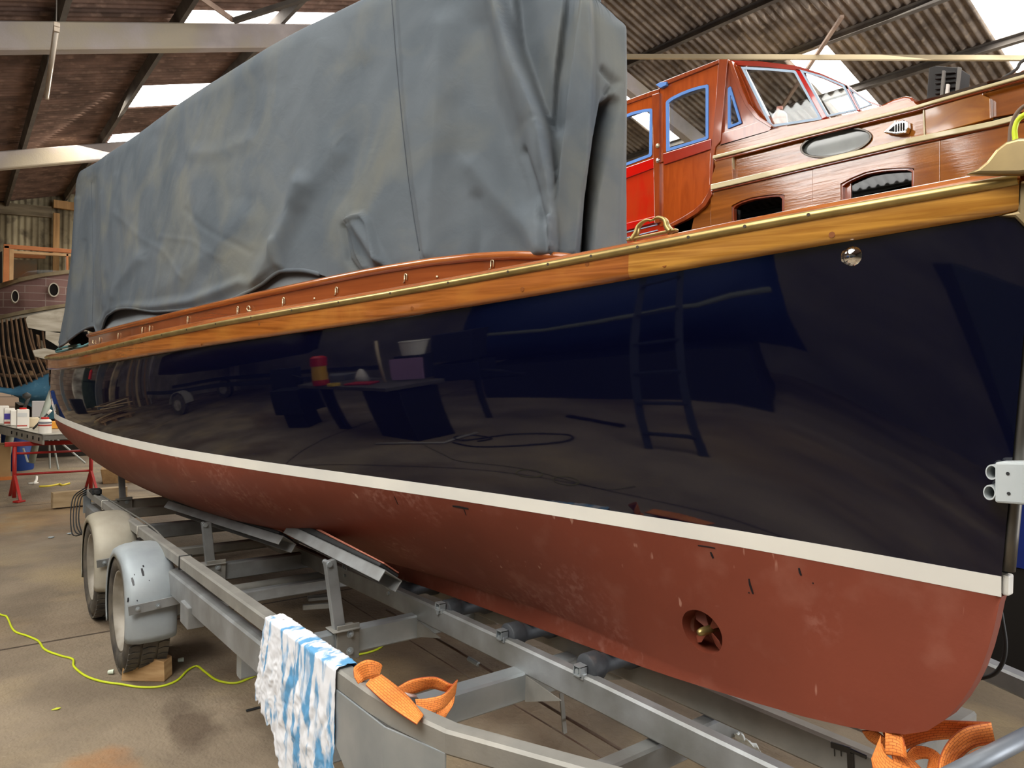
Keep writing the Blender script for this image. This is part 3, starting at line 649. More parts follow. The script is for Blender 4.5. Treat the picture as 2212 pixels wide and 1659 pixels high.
def disp(px, py):
    d = 0
    for pts, wl, wr, amp in strokes:
        xs = [p[0] for p in pts]; ys_ = [p[1] for p in pts]; m_ = max(wl, wr)
        if px < min(xs)-m_ or px > max(xs)+m_ or py < min(ys_)-m_ or py > max(ys_)+m_: continue
        best = 1e9; bs_ = 1
        for (x0, y0), (x1, y1) in zip(pts, pts[1:]):
            dx, dy = x1-x0, y1-y0; L2 = dx*dx+dy*dy; t = max(0, min(1, ((px-x0)*dx+(py-y0)*dy)/L2)); qx, qy = x0+dx*t-px, y0+dy*t-py
            q = sqrt(qx*qx+qy*qy)
            if q < best: best = q; bs_ = dx*(py-y0)-dy*(px-x0)
        w = wl if bs_ > 0 else wr
        if best < w: u = 1-best/w; d += amp*u*u*(3-2*u)*(.5+.5*u)
    return d
tarp_m = mat('grey_canvas', '#5b6166', .85, col2='#4f565c', scale=2.2, col3='#6c6c64', s3=2.4, lo3=.48, hi3=.8, bump=.16, bscale=9, dist=.7, spec=.25)
def solve_z(X, Y, fn):
    lo, hi = .8, 7.0
    for _ in range(34):
        m_ = (lo+hi)/2; x, y = proj((X, Y, m_))
        if y > fn(x): lo = m_
        else: hi = m_
    return (lo+hi)/2
NVT = 120
def make_cover(name, off, mtl, use_bot=True, near_only=False, NVT=NVT, vmax=None):
    mb = MB(); rings = []; hem = []
    pl = [p for p in planT]
    n = len(pl)
    for i, p in enumerate(pl):
        t = (pl[(i+1) % n]-pl[i-1]).normalized(); n_ = Vector((t.y, -t.x, 0)); c = p-Vector((XC, 5, 0))
        if n_.dot(c) < 0: n_ = -n_
        nearside = p.x < XC+.5
        if nearside: zt = solve_z(p.x-n_.x*.15, p.y-n_.y*.15, topc)
        else:
            q = Vector((2*XC-p.x, p.y, 0)); zt = solve_z(q.x, q.y, topc)
        zt = min(zt, 3.75)
        zd = capz(p.y)+.035-.035*sstep(6.3, 7.2, p.y)
        zb = zd
        flare = .10*sstep(6.6, 7.8, p.y)
        if use_bot and p.x < XC and p.y > 3.0: zb = max(zd, solve_z(p.x+n_.x*flare*1.3, p.y+n_.y*flare*1.3, botc))
        ring = []
        for j in range(NVT+1):
            v = j/NVT; z = zb+(zt-zb)*v; hh = (z-zd)/(zt-zd)
            r_ = .14; q = max(0, (z-(zt-r_))/r_); inset = .05*hh*(1-sstep(6.2, 7.6, p.y))-.03*sstep(6.8, 7.8, p.y)+r_*(1-.6*sstep(6.5, 7.8, p.y))*(1-sqrt(max(0, 1-q*q)))*.9-flare*(1-hh)**2*1.3
            P = p-n_*(inset+off)+Vector((0, 0, z))
            if nearside:
                x, y = proj(P); d_ = disp(x, y)*min(1, (z-zb)*25+.3 if off == 0 else 1)
                nz = noise.noise(Vector((p.y*1.3, z*1.6, 3)))*.022+noise.noise(Vector((p.y*4, z*3.1, 7)))*.006+noise.noise(Vector((p.y*9+z*5, z*7-p.y*3, 9)))*.003
                P += n_*((d_ if off == 0 else 0)+nz*(1-q))
            ring.append(P)
        hem.append((ring[0], n_, p))
        # roof towards the centre line
        top = ring[-1]; cpt = Vector((XC, min(max(top.y, 2.6), 7.6), zt+.10))
        for k in (.33, .66, 1.0): ring.append(top.lerp(cpt, k)+Vector((0, 0, .05*sin(k*pi))))
        rings.append(ring)
    rings.append(rings[0]); mb.loft(rings, False, False)
    return mb, hem
mb, hem = make_cover('boat_cover', 0, tarp_m)
cover = mb.build('boat_cover', tarp_m, smooth=True, weld=1e-5)
tag(cover, 'large faded grey canvas cover draped in folds over the navy launch', 'boat cover')
hp = [h[0]-h[1]*.006 for h in hem if h[2].x < XC and 3.05 < h[2].y < 7.9]
hm = MB().tube(hp, .009, 8, flat=1.3).build('rolled_hem', tarp_m, cover, smooth=True)
mb = MB()
sm = mat('seam_thread', '#4b5056', .9)
def surf(px, py, lift=.004):
    best = None
    dg_ = bpy.context.evaluated_depsgraph_get()
    r = Vector(ray(px, py)).normalized(); ok, loc, nor, idx = cover.ray_cast(Vector(CAM0), r)
    return (loc-r*lift) if ok else None
bpy.context.view_layer.update()
for pts in ([(846,0),(853,100),(862,200),(872,300),(882,390),(895,480),(907,548)], [(197,393),(199,460),(200,520),(202,600),(200,660),(199,700)]):
    q = []
    for a, b in zip(pts, pts[1:]):
        for k in range(10):
            s_ = surf(a[0]+(b[0]-a[0])*k/10, a[1]+(b[1]-a[1])*k/10, .0015)
            if s_: q.append(s_)
    if len(q) > 3: MB().tube(q, .0022, 6).build('seam', sm, cover, smooth=True)
# inner cloth seen under the lifted hem
mbi = MB(); rg = []
for p in planT:
    if p.x < XC and 2.6 < p.y < 6.9:
        q_ = p+Vector((.03, 0, 0)); rg.append([q_+Vector((.0, 0, capz(p.y))), q_+Vector((-.012, 0, capz(p.y)+.10)), q_+Vector((.01, 0, capz(p.y)+.20)), q_+Vector((.06, 0, capz(p.y)+.34))])
mbi.loft(rg, False, False)
mbi.build('inner_cloth', mat('inner_canvas', '#6f7375', .9), cover, smooth=True, weld=1e-5)

# coiled rope and a black bag tucked under the aft flap
bg_ = onx(176, 738, .92); o = MB().lathe(bg_+Vector((0, 0, -.05)), (0, .3, 1), [(.001, 0), (.08, .01), (.11, .05), (.10, .10), (.05, .14), (.001, .15)], 16).build('black_bag', mat('black_bag_cloth', '#0c0c0e', .7), smooth=True); tag(o, 'black bag tucked under the aft end of the grey cover on the launch', 'bag')
hook_ = MB().tube([bg_+Vector((-.10, .02, .02)), bg_+Vector((-.11, .0, .10)), bg_+Vector((-.11, -.03, .12)), bg_+Vector((-.11, -.05, .03))], .008, 6).build('strap_loop', white_met, o, smooth=True)
rp_ = [onx(x, y, .82) for x, y in [(196,741),(180,748),(160,752),(140,757),(122,760),(128,753),(150,748),(172,745)]]
tag(MB().tube(spline(rp_, 6), .012, 8).build('teal_rope', mat('teal_rope_m', '#5d8a8c', .8), smooth=True), 'pale teal rope lying along the aft deck edge of the launch', 'rope')
# ================================================================== THE TRAILER
galv = mat('galvanised_steel', '#8b8d8c', .5, metal=.55, col2='#a2a5a6', scale=7, col3='#77766f', s3=3, lo3=.45, hi3=.8, bump=.06, bscale=30, rvar=.08)
galv_d = mat('dusty_galvanised', '#93918a', .6, metal=.4, col2='#82807a', scale=6, col3='#a39e94', s3=4, lo3=.5, hi3=.8, bump=.08, bscale=30)
galv_l = mat('bright_galvanised', '#b0b6b8', .4, metal=.6, col2='#9aa2a6', scale=5, col3='#8d9396', s3=2.5, lo3=.5, hi3=.8, bump=.05, bscale=20, rvar=.08)
rubber = mat('tyre_rubber', '#3a3632', .85, col2='#5b5449', scale=9, col3='#6b6252', s3=5, lo3=.52, hi3=.8, bump=.2, bscale=50)
rim_m = mat('dirty_wheel_rim', '#a39c90', .6, metal=.2, col2='#7c7568', scale=8)
roll_m = mat('roller_rubber', '#43464a', .6, col2='#33363a', scale=8, col3='#6b5a52', s3=6, lo3=.62, hi3=.8, bump=.1)
blackr = mat('black_rubber', '#1c1d1e', .6, col2='#2a2b2c', scale=9)
pink = mat('pink_packing', '#b0705a', .7, col2='#9a5a48', scale=6)
trailer = empty('boat_trailer', (XC, 3.6, 0), 'galvanised twin-axle boat trailer carrying the navy launch', 'trailer')
def part(mb, name, m=galv, bevel=.004, **k): return mb.build(name, m, trailer, bevel=bevel, **k)
RZ = lambda y: .836-.0400*y       # top of the near upper rail
# near upper rail: straight run, then turning in towards the drawbar
A = Vector((.876, 6.95, RZ(6.95)-.03)); B = Vector((.876, 1.70, RZ(1.70)-.03))
bend = [onz(794,1514,.772), onz(929,1579,.772), onz(1190,1664,.772)]
mb = MB()
def rhs_path(mb, pts, w, h, ch=.007):
    pts = [Vector(p) for p in pts]; rings = []
    for i, p in enumerate(pts):
        d0 = (p-pts[i-1]).normalized() if i else (pts[1]-p).normalized(); d1 = (pts[i+1]-p).normalized() if i < len(pts)-1 else d0
        d = (d0+d1).normalized(); side = d.cross(Vector((0, 0, 1))).normalized(); k = 1/max(.5, d.dot(d1)); w2 = w/2*k; h2 = h/2
        prof = [(-w2+ch, -h2), (w2-ch, -h2), (w2, -h2+ch), (w2, h2-ch), (w2-ch, h2), (-w2+ch, h2), (-w2, h2-ch), (-w2, -h2+ch)]
        rings.append([p+side*x+Vector((0, 0, y)) for x, y in prof])
    mb.loft(rings, True, True)
rhs_path(mb, [A, B, B+Vector((.010, -.10, .001)), Vector((.93, 1.42, .738)), Vector((1.10, 1.06, .742)), Vector((1.28, .68, .745))], .052, .06)
part(mb, 'side_rail', galv_d, 0)
mb = MB(); rhs_path(mb, [(2*XC-.876, 6.95, RZ(6.95)-.03), (2*XC-.876, 1.7, RZ(1.7)-.03), (2.62, 1.2, .74), (2.4, .68, .745)], .052, .06); part(mb, 'side_rail', galv, 0)
# chassis beams under the side rails
CZ = lambda y: .748-.046*y
mb = MB()
mb.beam((.878, 7.0, CZ(7.0)-.06), (.878, 1.66, CZ(1.66)-.06), .056, .12, ch=.008); part(mb, 'chassis_beam', galv, 0)
mb = MB(); mb.beam((2*XC-.878, 7.0, CZ(7.0)-.06), (2*XC-.878, 1.35, CZ(1.35)-.06), .056, .12, ch=.008); part(mb, 'chassis_beam', galv, 0)
# short posts between chassis beam and rail
for y in (6.85, 5.15, 2.56, 2.05):
    for x in (.876, 2*XC-.876): part(MB().beam((x, y, CZ(y)-.01), (x, y, RZ(y)-.05), .04, .04), 'rail_post', galv)
# gusset plate on the near front corner
g0 = Vector((.846, 1.93, RZ(1.93)-.055)); g1 = Vector((.846, 1.60, RZ(1.6)-.055)); g2 = Vector((.905, 1.41, .715))
mb = MB(); low = lambda p, z: Vector((p.x, p.y, z))
mb.add([g0, g1, g2, low(g0, .575), low(g1, .38), low(g2, .25)]+[q+Vector((.006, .001, 0)) for q in (g0, g1, g2, low(g0, .575), low(g1, .38), low(g2, .25))], [(0, 1, 4, 3), (1, 2, 5, 4), (6, 9, 10, 7), (7, 10, 11, 8), (0, 3, 9, 6), (2, 8, 11, 5), (3, 4, 10, 9), (4, 5, 11, 10), (0, 6, 7, 1), (1, 7, 8, 2)]); part(mb, 'gusset_plate', galv_l, .002)
part(MB().box((.872, 1.985, .60), (.05, .09, .13)), 'corner_block', galv, .008)
# keel rails
KZ = pchip([.5, 1.06, 1.7, 2.9, 4.8, 7.2], [.595, .588, .578, .545, .47, .40])
kys = [.35, 1.06, 1.7, 2.3, 2.9, 3.8, 4.8, 6.0, 7.2]
for x0_, m_ in ((1.725, galv), (1.995, galv_d)):
    mb = MB(); rhs_path(mb, [(x0_, y, KZ(y)-.05) for y in kys], .05, .10, .008); part(mb, 'keel_rail', m_, 0)
# cross members
def cross(y, z, h, w=.06, x0=.90, x1=2*XC-.90, m=galv, name='cross_member'):
    return part(MB().beam((x0, y+w/2, z-h/2), (x1, y+w/2, z-h/2), w, h, ch=.008), name, m, 0)
cross(7.08, .42, .11, m=galv_d); cross(6.75, .40, .08, m=galv_d); cross(5.84, .43, .11, m=galv)
cross(4.34, .46, .10); cross(2.91, .47, .11, m=galv_l); cross(2.10, .48, .11, w=.08, m=galv_l); cross(1.46, .47, .09, m=galv, x0=1.02); cross(.98, .47, .08, x0=1.6, m=galv_d)
for y, r_ in ((5.25, .035), (4.22, .035)):
    part(MB().tube([(.75, y, .33), (2*XC-.75, y, .33)], .032, 14), 'axle', galv_d, 0, smooth=False, auto=40)
cross(4.06, .36, .07, w=.05, m=galv)
cross(5.02, .42, .06, w=.05, m=galv_d)
# gusset triangles under the keel rails
for y in (2.91, 2.10):
    for sx, xx in ((-1, 1.70), (1, 2.02)):
        mb = MB().prism([(xx, y+.0, KZ(y)-.10), (xx, y+.0, .37), (xx, y-.20, KZ(y)-.12)], (.006, 0, 0)); part(mb, 'rail_gusset', galv_d, 0)
# keel rollers in their brackets
def ubox(mb, c, w, l, h, t=.004):
    c = Vector(c); mb.box(c+Vector((-w/2, 0, 0)), (t, l, h)); mb.box(c+Vector((w/2, 0, 0)), (t, l, h))
for y in (1.81, 2.26, 2.72, 3.19, 3.7):
    zr_ = kz(y)-.034; zt = KZ(y)
    mb = MB(); L = .13
    prof = [(.012, -L-.004), (.046, -L), (.050, -L+.006), (.050, -.075), (.040, -.06), (.034, -.04), (.034, .04), (.040, .06), (.050, .075), (.050, L-.006), (.046, L), (.012, L+.004)]
    mb.lathe((XC+.01, y, zr_), (1, 0, 0), prof, 28); r_ = part(mb, 'keel_roller', roll_m, 0, smooth=False, auto=50)
    MB().tube([(1.69, y, zr_), (2.03, y, zr_)], .009, 10).build('roller_spindle', galv_l, r_)
    for xx in (1.706, 2.014):
        mb = MB(); zc = max(zr_, zt+.012)
        mb.box((xx, y, (zt+zc-.02)/2), (.022, .05, max(zc-.0-zt+.01, .02))); part(mb, 'roller_bracket', galv_l, .003)
        # hollow square tube end
        s_ = .016; mb = MB()
        for dy, dz, a_, b_2 in ((0, s_, 2*s_+.005, .005), (0, -s_, 2*s_+.005, .005), (s_, 0, .005, 2*s_+.005), (-s_, 0, .005, 2*s_+.005)): mb.box((xx-.0, y+dy, zc+dz), (.034, a_, b_2))
        part(mb, 'spindle_box', galv_l, .001)
# swinging bilge boards with their posts and clamps
def bilge(a, b, tiltdeg, wid, name, pad=True):
    a = Vector(a); b = Vector(b); d = (b-a).normalized(); t = radians(tiltdeg)
    side = Vector((cos(t), 0, -sin(t))); side = (side-d*side.dot(d)).normalized(); nn = d.cross(side); nn = nn if nn.z > 0 else -nn
    # side points inboard/down; channel web faces outboard
    mb = MB(); th = .005
    def plate(o0, o1, v): mb.prism([a+o0, b+o0, b+o1, a+o1], v)
    web = wid
    plate(Vector((0, 0, 0)), -nn*.05, side*th); plate(side*web, side*web-nn*.05, -side*th); plate(Vector((0, 0, 0)), side*web, -nn*th)
    ch = part(mb, name, galv, .0015)
    if pad:
        p1 = [a+d*.06-side*.004, b-d*.05-side*.004]
        mb = MB().prism([p1[0]+nn*.001, p1[1]+nn*.001, p1[1]+nn*.016, p1[0]+nn*.032], side*(web+.01)); MB_p = mb.build('rubber_pad', blackr, ch, bevel=.006)
        mb = MB().prism([p1[0]+nn*.034+side*.012, p1[1]+nn*.018+side*.012, p1[1]+nn*.024+side*.012, p1[0]+nn*.046+side*.012], side*(web-.01)); mb.build('packing_strip', pink, ch, bevel=.004)
    return ch
bilge((1.325, 3.56, .822), (1.325, 2.52, .828), 36, .095, 'bilge_board')
bilge((1.07, 5.00, .745), (1.32, 3.62, .752), 36, .095, 'bilge_board')
bilge((2*XC-1.30, 3.56, .80), (2*XC-1.30, 2.52, .806), 180-36, .095, 'bilge_board', False)
bilge((2*XC-1.05, 5.00, .728), (2*XC-1.30, 3.62, .735), 180-36, .095, 'bilge_board', False)
def bolt(p, n_, r=.011, par=None):
    n_ = Vector(n_); mb = MB().lathe(p, n_, [(r, 0), (r, .009), (.0001, .0092)], 6); mb.lathe(p, n_, [(r*1.45, 0), (r*1.45, .002), (.0001, .0021)], 16); mb.lathe(Vector(p)+n_*.009, n_, [(r*.55, 0), (r*.55, .009), (.0001, .0091)], 10)
    return mb.build('bolt', galv_l, par or trailer)
def clamp_post(y, xb, zt_, top, bottom=None, w=.05):
    """post standing on a cross member at (xb, y); top point given"""
    z0 = zt_; top = Vector(top)
    p = part(MB().beam((xb, y, z0-.16), top, w, .035, up=(0, 1, 0)), 'bilge_post', galv, .003)
    c = part(MB().box((xb+.012, y-.012, z0-.05), (.105, .008, .155)).box((xb+.0, y+.015, z0+.006), (.125, .09, .006)), 'post_clamp', galv_d, .003)
    for dz in (-.015, -.09): bolt((xb+.02, y-.016, z0+dz), (0, -1, 0), .012, c)
    part(MB().tube([top+Vector((-.01, -.03, -.012)), top+Vector((-.01, .03, -.012))], .012, 10), 'pivot_bolt', galv_l, 0)
    return p
pb = ony(745, 1372, 2.90); pt = ony(716, 1212, 2.93); clamp_post(2.905, pb.x, .475, (pt.x, 2.95, pt.z))
pb = ony(462, 1225, 4.33); pt = ony(448, 1130, 4.33); clamp_post(4.335, pb.x, .465, (pt.x, 4.36, pt.z))
pb = ony(268, 1090, 7.07); pt = ony(263, 1020, 7.07); clamp_post(7.075, pb.x, .425, (pt.x, 7.1, pt.z))
for pbx in (ony(745, 1372, 2.90).x, ): clamp_post(2.905, 2*XC-pbx, .475, (2*XC-pt.x+.1, 2.95, .74))
# tail: lamp bracket, hanger and rope of wires on the near rail
part(MB().box((.86, 6.98, RZ(6.98)-.10), (.06, .012, .2)), 'end_plate', galv_l, .004)
# hanging strap and brake rods below the front cross member
a = ony(1205, 1492, 2.12); b = ony(1213, 1580, 2.12)
part(MB().beam((a.x, 2.1, a.z), (b.x, 2.1, b.z), .02, .006, up=(0, 1, 0)), 'hanger_strap', galv_d, .001)
rod_m = mat('rusty_rod', '#7b6c60', .7, metal=.5, col2='#5b4438', scale=6)
rp = [(b.x, 3.6, .27), (b.x+.01, 2.9, .265), (b.x+.01, 2.1, .25), (b.x+.02, .9, .24)]
part(MB().tube(rp, .006, 8), 'brake_rod', rod_m, 0, smooth=True)
part(MB().tube([(b.x, 2.78, .265), (b.x, 2.70, .265)], .011, 8), 'rod_turnbuckle', galv_l, 0)
part(MB().tube([(b.x-.05, 4.2, .22), (b.x-.04, 2.7, .21), (b.x-.01, 1.0, .2)], .003, 6), 'brake_cable', rod_m, 0, smooth=True)
c = onz(685, 1312, .18); part(MB().beam(c+Vector((-.07, .05, 0)), c+Vector((.09, -.01, 0)), .03, .03).beam(c+Vector((-.02, .1, .03)), c+Vector((.12, .06, .03)), .06, .02), 'brake_linkage', galv_d, .004)
# wheels and mudguards
def wheel(y, x, side=-1, mgm=galv_l, R=.32, Wd=.20):
    c = Vector((x, y, R))
    mb = MB(); h = Wd/2
    prof = [(.200, -h+.02), (.215, -h+.004), (.25, -h-.006), (.285, -h+.002), (.304, -h+.018), (.311, -h+.04), (.313, 0), (.311, h-.04), (.304, h-.018), (.285, h-.002), (.25, h+.006), (.215, h-.004), (.200, h-.02)]
    mb.lathe(c, (1, 0, 0), prof, 64); nb = 48       # tread blocks, three zigzag rows
    for k in range(nb):
        for row, (xo, bw) in enumerate(((-.068, .050), (-.002, .060), (.066, .050))):
            a_ = 2*pi*(k+.5*(row % 2))/nb; d = Vector((0, cos(a_), sin(a_))); tt = Vector((0, -sin(a_), cos(a_))); L = .0185
            z1 = .3195-.004*(row != 1)
            q = [(-bw/2, -L), (0, -L-.007), (bw/2, -L), (bw/2, L-.004), (0, L-.011), (-bw/2, L-.004)]
            base = [c+d*.306+Vector((1, 0, 0))*(xo+u)+tt*v for u, v in q]; mb.prism(base, d*(z1-.306))
    part(mb, 'tyre', rubber, 0, auto=35)
    mb = MB()
    s_ = side
    prof = [(.001, .03), (.05, .03), (.052, .045), (.075, .045), (.08, .03), (.11, .0), (.135, -.005), (.16, .02), (.178, .05), (.186, h-.03), (.200, h-.012), (.206, h-.008), (.204, h-.02)]
    mb.lathe(c, (s_, 0, 0), prof, 48); rm = part(mb, 'wheel_rim', rim_m, 0, smooth=True)
    for k in range(5):
        a_ = 2*pi*k/5; p = c+Vector((s_*.045*0+s_*.012, .095*cos(a_), .095*sin(a_))); MB().lathe(p, (s_, 0, 0), [(.011, 0), (.011, .014), (.001, .015)], 6).build('wheel_nut', galv_d, rm)
    return c
def mudguard(y, x, m, R=.345, dz=.0, tilt=8):
    c = Vector((x, y, .322+dz)); w = .235; mb = MB(); rings = []
    # cross profile: domed with rolled edges
    prof = [(-w/2, -.055), (-w/2-.0, -.03), (-w/2+.008, -.012), (-w/2+.03, -.001), (-w/4, .007), (0, .010), (w/4, .007), (w/2-.03, -.001), (w/2-.008, -.012), (w/2, -.03), (w/2, -.04)]
    a0, a1 = radians(-14), radians(205)
    N_ = 40
    for k in range(N_+1):
        a_ = a0+(a1-a0)*k/N_; aa = pi-a_  # from front (low Y) to rear
        d = Vector((0, cos(aa), sin(aa)))
        # the guard is squarish: blend circle towards a flat front skirt
        ca, sa = abs(cos(aa)), max(sin(aa), 0); rr = R*(.955/((ca**2.7+sa**2.7)**(1/2.7)) if sin(aa) > 0 and cos(aa) < 0 else .955+.0*ca)
        rr = max(rr, .335)
        rings.append([c+Vector((px_, 0, 0))+d*(rr+pr) for px_, pr in prof])
    mb.loft(rings, False, False)
    o = mb.build('mudguard', m, trailer, smooth=True); md = o.modifiers.new('solid', 'SOLIDIFY'); md.thickness = .004; md.offset = -1
    return o, c
mg_clean = mat('mudguard_zinc', '#a3abae', .55, metal=.3, col2='#949ca0', scale=4, col3='#b4babb', s3=2.5, lo3=.45, hi3=.75, bump=.05)
mg_dirty = mat('dusty_mudguard', '#a79f8c', .65, metal=.3, col2='#948c79', scale=4, col3='#b7b2a4', s3=2.5, lo3=.45, hi3=.75, bump=.08)
for sx in (0, 1):
    X = .765 if sx == 0 else 2*XC-.765; sd = -1 if sx == 0 else 1
    for y, m in ((4.22, mg_clean), (5.24, mg_dirty)):
        wheel(y, X, sd); mg, c = mudguard(y, X+.005, m)
        part(MB().beam((X-sd*0-.11*1, y-.362, .42), (X+.14, y-.362, .44), .005, .045).box((X+.02, y-.35, .44), (.26, .025, .004)), 'mudguard_bracket', galv, .001) if sx == 0 else None
        if sx == 0:
            for dx in (-.07, .02): bolt((X+dx, y-.366, .425), (0, -1, 0), .008)
bpy.context.view_layer.update()
for mg_, lst in ((bpy.data.objects['mudguard'], (([(285,1248),(287,1256),(289,1265)], .011), ([(306,1228),(308,1236),(310,1244)], .011), ([(277,1291),(277,1297),(276,1301)], .008), ([(309,1221),(310,1225)], .008), ([(290,1240),(291,1243)], .004), ([(322,1253),(323,1255)], .004), ([(296,1296),(297,1299)], .005))),):
    for pts, w in lst: drip(mg_, mg_, pts, w, drm)
# suspension plate behind the wheels
for y in (4.25, 5.3): part(MB().box((.905, y, .40), (.03, .5, .16)), 'suspension_plate', galv_d, .006)
part(MB().box((.87, 3.55, CZ(3.55)-.13), (.075, .14, .10)), 'hanger_box', galv, .004)
# wiring loom along the rail with ties
loom_m = mat('black_cable', '#232424', .6)
pts = [Vector((.905, y, RZ(y)-.035-.03*abs(sin(y*1.7)))) for y in np.linspace(6.9, 2.62, 26)]+[Vector((.885, 2.5, RZ(2.5)-.01)), Vector((.88, 2.4, RZ(2.4)+.006))]
part(MB().tube(spline([Vector((.88, 6.95, .5))]+pts, 3), .006, 8), 'wiring_loom', loom_m, 0, smooth=True)
pts = [(.90, 6.9, .56), (.89, 6.2, RZ(6.2)+.008), (.90, 5.5, RZ(5.5)+.008), (.905, 4.6, RZ(4.6)+.006), (.915, 4.1, RZ(4.1)-.06), (.93, 3.7, .56), (.91, 3.2, .60), (.90, 2.7, RZ(2.7)-.02)]
part(MB().tube(spline(pts, 6), .005, 8), 'wiring_loom', mat('grey_cable', '#6a6862', .6), 0, smooth=True)
for y in (6.1, 5.3, 4.75, 3.72):
    z = RZ(y); tie = MB(); q = [(.848, z-.062), (.848, z+.002), (.904, z+.002), (.904, z-.062), (.848, z-.062)]
    tie.tube([Vector((a, y, b)) for a, b in q], .0035, 6); part(tie, 'cable_tie', loom_m if y == 3.72 else mat('tie_%d' % int(y*10), '#c7c2b6', .6), 0, smooth=True)
for k in range(4):
    pts = [(.85, 6.95, .52+.02*k), (.80-.02*k, 6.85, .50), (.77-.015*k, 6.7, .34-.03*k), (.80, 6.5, .24+.02*k), (.86, 6.6, .36)]
    part(MB().tube(spline(pts, 6), .005, 6), 'loose_wire', loom_m, 0, smooth=True)
part(MB().box((.875, 6.6, RZ(6.6)+.02), (.07, .10, .04)).tube([(.86, 6.75, RZ(6.7)+.01), (.87, 6.45, RZ(6.5)+.03)], .018, 10), 'cable_junction', blackr, .004)
# winch post with the bow snubber bracket, its post standing just right of the photo
wp = onx(2123, 1085, 1.80)
s0 = onx(2142, 1043, 1.79)
mb = MB(); mb.prism([onx(*q, 1.77) for q in [(2148,998),(2300,1000),(2300,1098),(2148,1086)]], (.11, 0, 0)); 
brk = part(mb, 'snubber_bracket', mat('pale_grey_paint', '#b9bfbf', .5, col2='#a9b0b1', scale=5), .005)
for q in ((2142,1020), (2137,1064)):
    c = onx(*q, 1.772); pts = [c+Vector((0, .010*cos(a_)*.8-.004, .0155*sin(a_))) for a_ in np.linspace(0, 2*pi, 17)]
    m_ = MB(); 
    rings = []
    for r_o in ((.0135, 0), (.0165, 0), (.0165, .10), (.0135, .10)): rings.append([c+Vector((r_o[1], r_o[0]*.72*cos(a_), r_o[0]*sin(a_)*1.0)) for a_ in np.linspace(0, 2*pi, 25)[:-1]])
    rings.append(rings[0]); m_.loft(rings, True, False); m_.build('bracket_tube', MATS['pale_grey_paint'], brk, smooth=False, auto=50)
for q in ((2177,1023), (2179,1066)):
    MB().lathe(onx(*q, 1.7695), (-1, 0, 0), [(.0035, 0), (.0035, .001), (.0001, .001)], 10).build('bracket_hole', blackr, brk)
part(MB().beam((1.85, .30, .5), (1.85, .42, 1.45), .08, .08), 'winch_post', galv, .006)
part(MB().beam((1.85, .42, 1.40), (1.85, .57, 1.40), .05, .06), 'bracket_arm', MATS['pale_grey_paint'], .004)
a = onz(2080, 1662, .72); b = Vector(onz(2230, 1585, .75))
part(MB().tube([a+(a-b)*.9, b+(b-a)*.8], .021, 18), 'jockey_strut', mat('grey_painted_tube', '#6f757c', .45, metal=.3, col2='#7d838a', scale=5), 0, smooth=True)
# ---- things on and around the trailer
# wood block chock, cable, stones
wood_blk = mat('softwood_block', '#c6a274', .75, col2='#ab8558', scale=4, stretch=(1.5, 1.5, 9), bump=.15)
c = onz(312, 1478, 0); R = Matrix.Rotation(radians(-32), 3, 'Z')
blk = MB(); P = [(-.10, -.05, 0), (.09, -.05, 0), (.09, .05, 0), (-.10, .05, 0), (-.085, -.05, .078), (.05, -.05, .105), (.085, -.05, .085), (.085, .05, .085), (.05, .05, .105), (-.085, .05, .078)]
P = [(-.115, -.045, 0), (.105, -.045, 0), (.105, .045, 0), (-.115, .045, 0), (-.108, -.045, .085), (.04, -.045, .12), (.10, -.045, .10), (.10, .045, .10), (.04, .045, .12), (-.108, .045, .085)]
cc = Vector((c.x+.03, c.y+.07, 0)); blk.add([cc+Matrix.Rotation(radians(-37), 3, 'Z')@Vector(p) for p in P], [(3, 2, 1, 0), (0, 1, 6, 5, 4), (2, 3, 9, 8, 7), (1, 2, 7, 6), (0, 4, 9, 3), (4, 5, 8, 9), (5, 6, 7, 8)])
tag(blk.build('wood_block', wood_blk, bevel=.004), 'pale softwood block wedged against the nearest trailer tyre', 'wood block')
yel = mat('yellow_cable', '#c9d62a', .45, col2='#b8c422', scale=4)
cp = [onz(x, y, .006) for x, y in [(-60,1300),(0,1327),(15,1333),(30,1362),(60,1374),(83,1385),(97,1403),(130,1416),(157,1424),(160,1440),(185,1460),(220,1472),(262,1478),(300,1484),(345,1483),(382,1470),(405,1448),(425,1439),(441,1450),(470,1470),(510,1475),(545,1462),(580,1448)]]
cp += [onz(x, y, .006) for x, y in [(640,1440),(720,1424),(755,1417),(800,1408),(830,1392),(870,1350),(840,1336),(800,1345)]]
tag(MB().tube(spline(cp, 6), .0058, 8).build('extension_cable', yel, smooth=True), 'thin bright yellow cable winding across the concrete past the wheels', 'cable')
peb = mat('pale_plastic', '#cfd8c4', .5)
for (x, y), lb in (((240,1452), 'small pale plug lying against the near tyre'), ((391,1426), 'small pale plug lying on the floor right of the wood block')):
    c = onz(x, y, .012); m_ = MB().tube([c+Vector((-.014, .006, 0)), c+Vector((.012, -.004, .002))], [.010, .012], 10); tag(m_.build('plastic_plug', peb, bevel=.002), lb, 'plug')
c = onz(548, 1531, .006); m_ = MB().beam(c+Vector((-.035, 0, 0)), c+Vector((.03, .0, .0)), .012, .007); h_ = m_.build('marker_stub', blackr, bevel=.002)
MB().tube([c+Vector((.03, .0, .0)), c+Vector((.055, .002, .0))], .005, 8).build('wooden_end', wood_blk, h_); tag(h_, 'short black stick with a wooden end lying by the hanging rag', 'stick')
leafm = mat('yellow_leaf', '#c8cf3a', .6)
c = onz(122, 1532, .004); tag(MB().prism([c+Vector(v) for v in ((-.02, 0, 0), (0, .006, .002), (.018, .002, 0), (.004, -.008, 0))], (0, 0, .003)).build('yellow_scrap', leafm), 'tiny yellow-green scrap on the floor at lower left', 'scrap')
